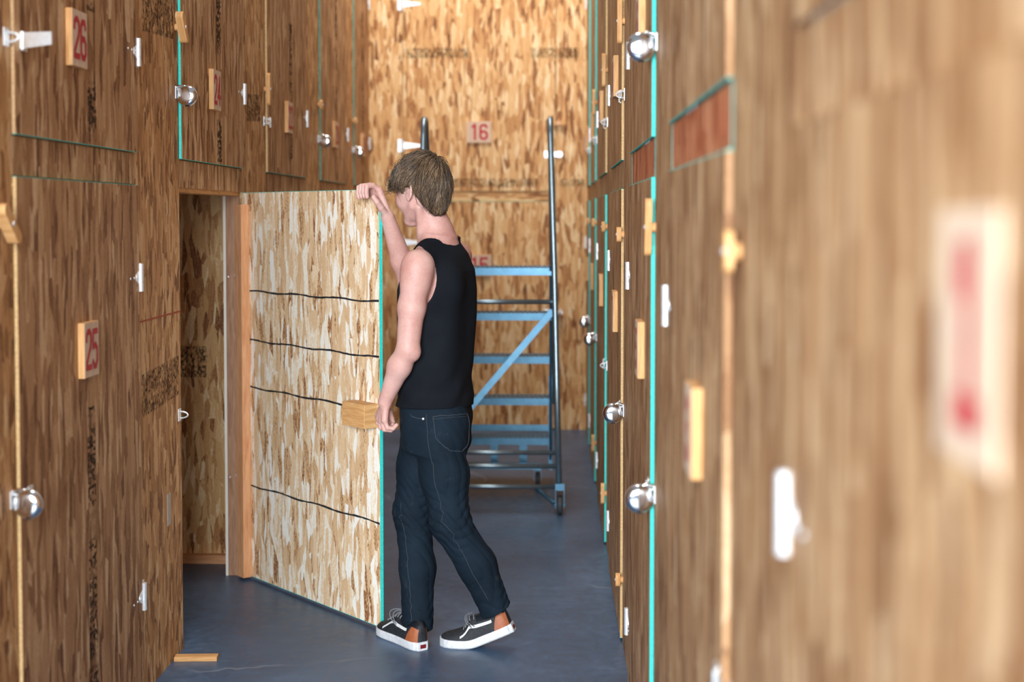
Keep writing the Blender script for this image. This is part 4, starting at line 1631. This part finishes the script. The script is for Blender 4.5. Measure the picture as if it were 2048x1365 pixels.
# --- eyes, brows
for s in (-1, 1):
    bm = bmesh.new()
    bmesh.ops.create_uvsphere(bm, u_segments=16, v_segments=10, radius=0.0115, matrix=Matrix.Translation(tuple(H(0.0795, s * 0.031, -0.006) - ORG)))
    e_ = bmobj('eye', bm, 'eye', person, smooth=True)
    bm = bmesh.new()
    add_lathe(bm, [(0, 0.0055), (0.0012, 0.004), (0.0016, 0)], tuple(H(0.0902, s * 0.031, -0.007) - ORG), tuple(hf), 12)
    bmobj('iris', bm, 'iris', e_, smooth=True)
    bm = bmesh.new()
    for k in range(26):
        t = k / 25
        a = H(0.0945 - 0.016 * t * t, s * (0.014 + 0.036 * t), 0.014 + 0.006 * math.sin(math.pi * t * 0.8))
        b = a + hl * s * 0.007 + hu * (0.004 - 0.004 * t) + hf * -0.001
        add_tube(bm, [tuple(a - ORG), tuple(b - ORG)], [0.0009, 0.0003], 4, False)
    bmobj('eyebrow', bm, 'scalp', person)

# --- fingernails of the raised hand
for pts_, a, b in RF:
    c = pts_[-1] + ni_ * (b - 0.001) + np.array((0, 0, 0.001))
    bm = bmesh.new()
    add_plate(bm, [(0.0038 * math.cos(q), 0.0055 * math.sin(q)) for q in [2 * math.pi * k / 12 for k in range(12)]], -0.0006, 0.0006)
    nl = bmobj('fingernail', bm, 'lip', body)
    nl.location = c - ORG
    nl.rotation_euler = (0, 0, math.atan2(ni_[1], ni_[0]) + math.pi / 2)

# --- shoes


def shoe(heel, heading, bend, side):
    """low skate shoe; x from heel to toe, z up; heel lifted by bend about the ball"""
    LEN = 0.285
    XS = [0.0, .012, .03, .06, .10, .14, .18, .215, .245, .265, .278, .285]
    HW = [.016, .028, .034, .0365, .0365, .039, .044, .0475, .0455, .037, .024, .006]
    TOP = [.090, .100, .104, .096, .102, .106, .082, .064, .054, .048, .042, .035]
    BALL = 0.195
    ca, sa = math.cos(heading), math.sin(heading)

    def place(x, y, z):
        k = min(1.0, max(0.0, (BALL - x) / 0.10))
        if bend:
            # smooth bend: integrate the angle from the ball towards the heel
            n = 10
            px_, pz_ = BALL, 0.0
            if x < BALL:
                L_ = BALL - x
                for i in range(n):
                    l0 = (i + 0.5) * L_ / n
                    th = bend * min(1.0, l0 / 0.06)
                    px_ -= math.cos(th) * L_ / n
                    pz_ += math.sin(th) * L_ / n
                th = bend * min(1.0, L_ / 0.06)
                X = px_ + math.sin(th) * z
                Z = pz_ + math.cos(th) * z
            else:
                X, Z = x, z
        else:
            X, Z = x, z
        return Vector((heel[0] + ca * X - sa * y - ORG[0], heel[1] + sa * X + ca * y - ORG[1], Z))

    def ip(x, T):
        return float(np.interp(x, XS, T))

    ZS = 0.022

    def S(x, th, off=0.0):
        """upper surface: th 0..pi from right rim over the top to the left rim"""
        w_ = ip(x, HW) + 0.001
        h_ = ip(x, TOP) - ZS
        c, s = math.cos(th), math.sin(th)
        y = (abs(c) ** 0.62) * (1 if c > 0 else -1) * (w_ + off)
        z = ZS + (abs(s) ** 0.75) * (h_ + off)
        y *= 1 - 0.30 * (max(0, s) ** 2)
        return place(x, y, z)

    xs = [LEN * (1 - math.cos(math.pi * i / 30)) / 2 for i in range(31)]
    bm = bmesh.new()
    rings = [[bm.verts.new(S(x, math.pi * j / 18)) for j in range(19)] for x in xs]
    for q, s in zip(rings, rings[1:]):
        for j in range(18):
            bm.faces.new((q[j], q[j + 1], s[j + 1], s[j]))
    bm.faces.new(rings[0])
    bm.faces.new(rings[-1][::-1])
    sh = bmobj('shoe', bm, 'suede', person, smooth=True)
    # sole
    bm = bmesh.new()
    out = [(x, ip(x, HW) + 0.004) for x in xs] + [(x, -ip(x, HW) - 0.004) for x in reversed(xs)]
    out = [(x - 0.004 if x < 0.005 else x + (0.004 if x > 0.28 else 0), y) for x, y in out]
    lv_ = [[bm.verts.new(place(x, y * k, z)) for x, y in out] for k, z in ((0.90, 0.0), (0.985, 0.004), (1.0, 0.010), (1.0, 0.024), (0.975, 0.031))]
    n = len(out)
    for a, b in zip(lv_, lv_[1:]):
        for j in range(n):
            bm.faces.new((a[j], a[(j + 1) % n], b[(j + 1) % n], b[j]))
    m_ = len(xs)
    for ring_ in (lv_[0], lv_[-1]):
        for j in range(m_ - 1):
            try:
                bm.faces.new((ring_[j], ring_[j + 1], ring_[n - 2 - j], ring_[n - 1 - j]))
            except ValueError:
                pass
    bmobj('sole', bm, 'white_rubber', sh, smooth=False)

    def patch(name, fn_, nu, nv, mat, off):
        bm = bmesh.new()
        g2 = [[bm.verts.new(S(*fn_(i / nu, j / nv), off)) for j in range(nv + 1)] for i in range(nu + 1)]
        for i in range(nu):
            for j in range(nv):
                bm.faces.new((g2[i][j], g2[i + 1][j], g2[i + 1][j + 1], g2[i][j + 1]))
        return bmobj(name, bm, mat, sh, smooth=True)
    for sg in (0, 1):
        mir = (lambda t: t) if sg == 0 else (lambda t: math.pi - t)
        patch('heel_counter', lambda a, b, mir=mir: (0.001 + (0.058 - 0.030 * b) * a, mir(0.02 + 0.75 * b)), 8, 8, 'tan', 0.0018)
        patch('padded_collar', lambda a, b, mir=mir: (0.004 + 0.105 * a, mir(0.72 + 0.55 * b)), 12, 6, 'leather', 0.0022)

        def wave(a, b, mir=mir):
            x = 0.055 + 0.150 * a
            t0 = 0.52 - 0.02 * math.sin(a * 6) if a < 0.45 else 0.52 + 0.10 * math.sin((a - 0.45) * 5.7) - 0.62 * max(0, a - 0.68)
            return (x, mir(max(0.03, t0 + (b - 0.5) * 0.16)))
        patch('side_stripe', wave, 24, 2, 'white_stripe', 0.0026)
    # laces
    for k in range(6):
        x = 0.115 + 0.016 * k
        bm = bmesh.new()
        add_tube(bm, [S(x + (0.006 if k % 2 else 0) * 0, R(52 + 76 * i / 8), 0.0042) for i in range(9)], 0.0022, 6)
        bmobj('lace', bm, 'lace', sh, smooth=True)
    for sgn in (-1, 1):
        for ll in (0.05, 0.072):
            bm = bmesh.new()
            b0 = S(0.118, R(90), 0.006)
            pts_ = []
            for i in range(10):
                t = i / 9
                o_ = S(0.118 + 0.03 * math.sin(t * 3.1) + 0.012 * (ll > 0.06), R(90 - sgn * 62 * t), 0.007 + 0.012 * math.sin(math.pi * t) + (0.012 if ll > 0.06 else 0) * math.sin(math.pi * t))
                pts_.append(o_)
            add_tube(bm, pts_, 0.0017, 6)
            bmobj('lace_loop', bm, 'lace', sh, smooth=True)
    # red tag on the back of the sole
    bm = bmesh.new()
    tw = [place(-0.0056, y, z) for y, z in ((-0.012, 0.008), (0.012, 0.008), (0.012, 0.022), (-0.012, 0.022))]
    bm.faces.new([bm.verts.new(q) for q in tw])
    bmobj('heel_tag', bm, 'redtag', sh)
    return sh


shoe((-0.462, 5.062), math.atan2(0.80, -0.60), 0.0, -1)
shoe((-0.118, 5.086), math.atan2(0.17, -0.985), R(24), 1)
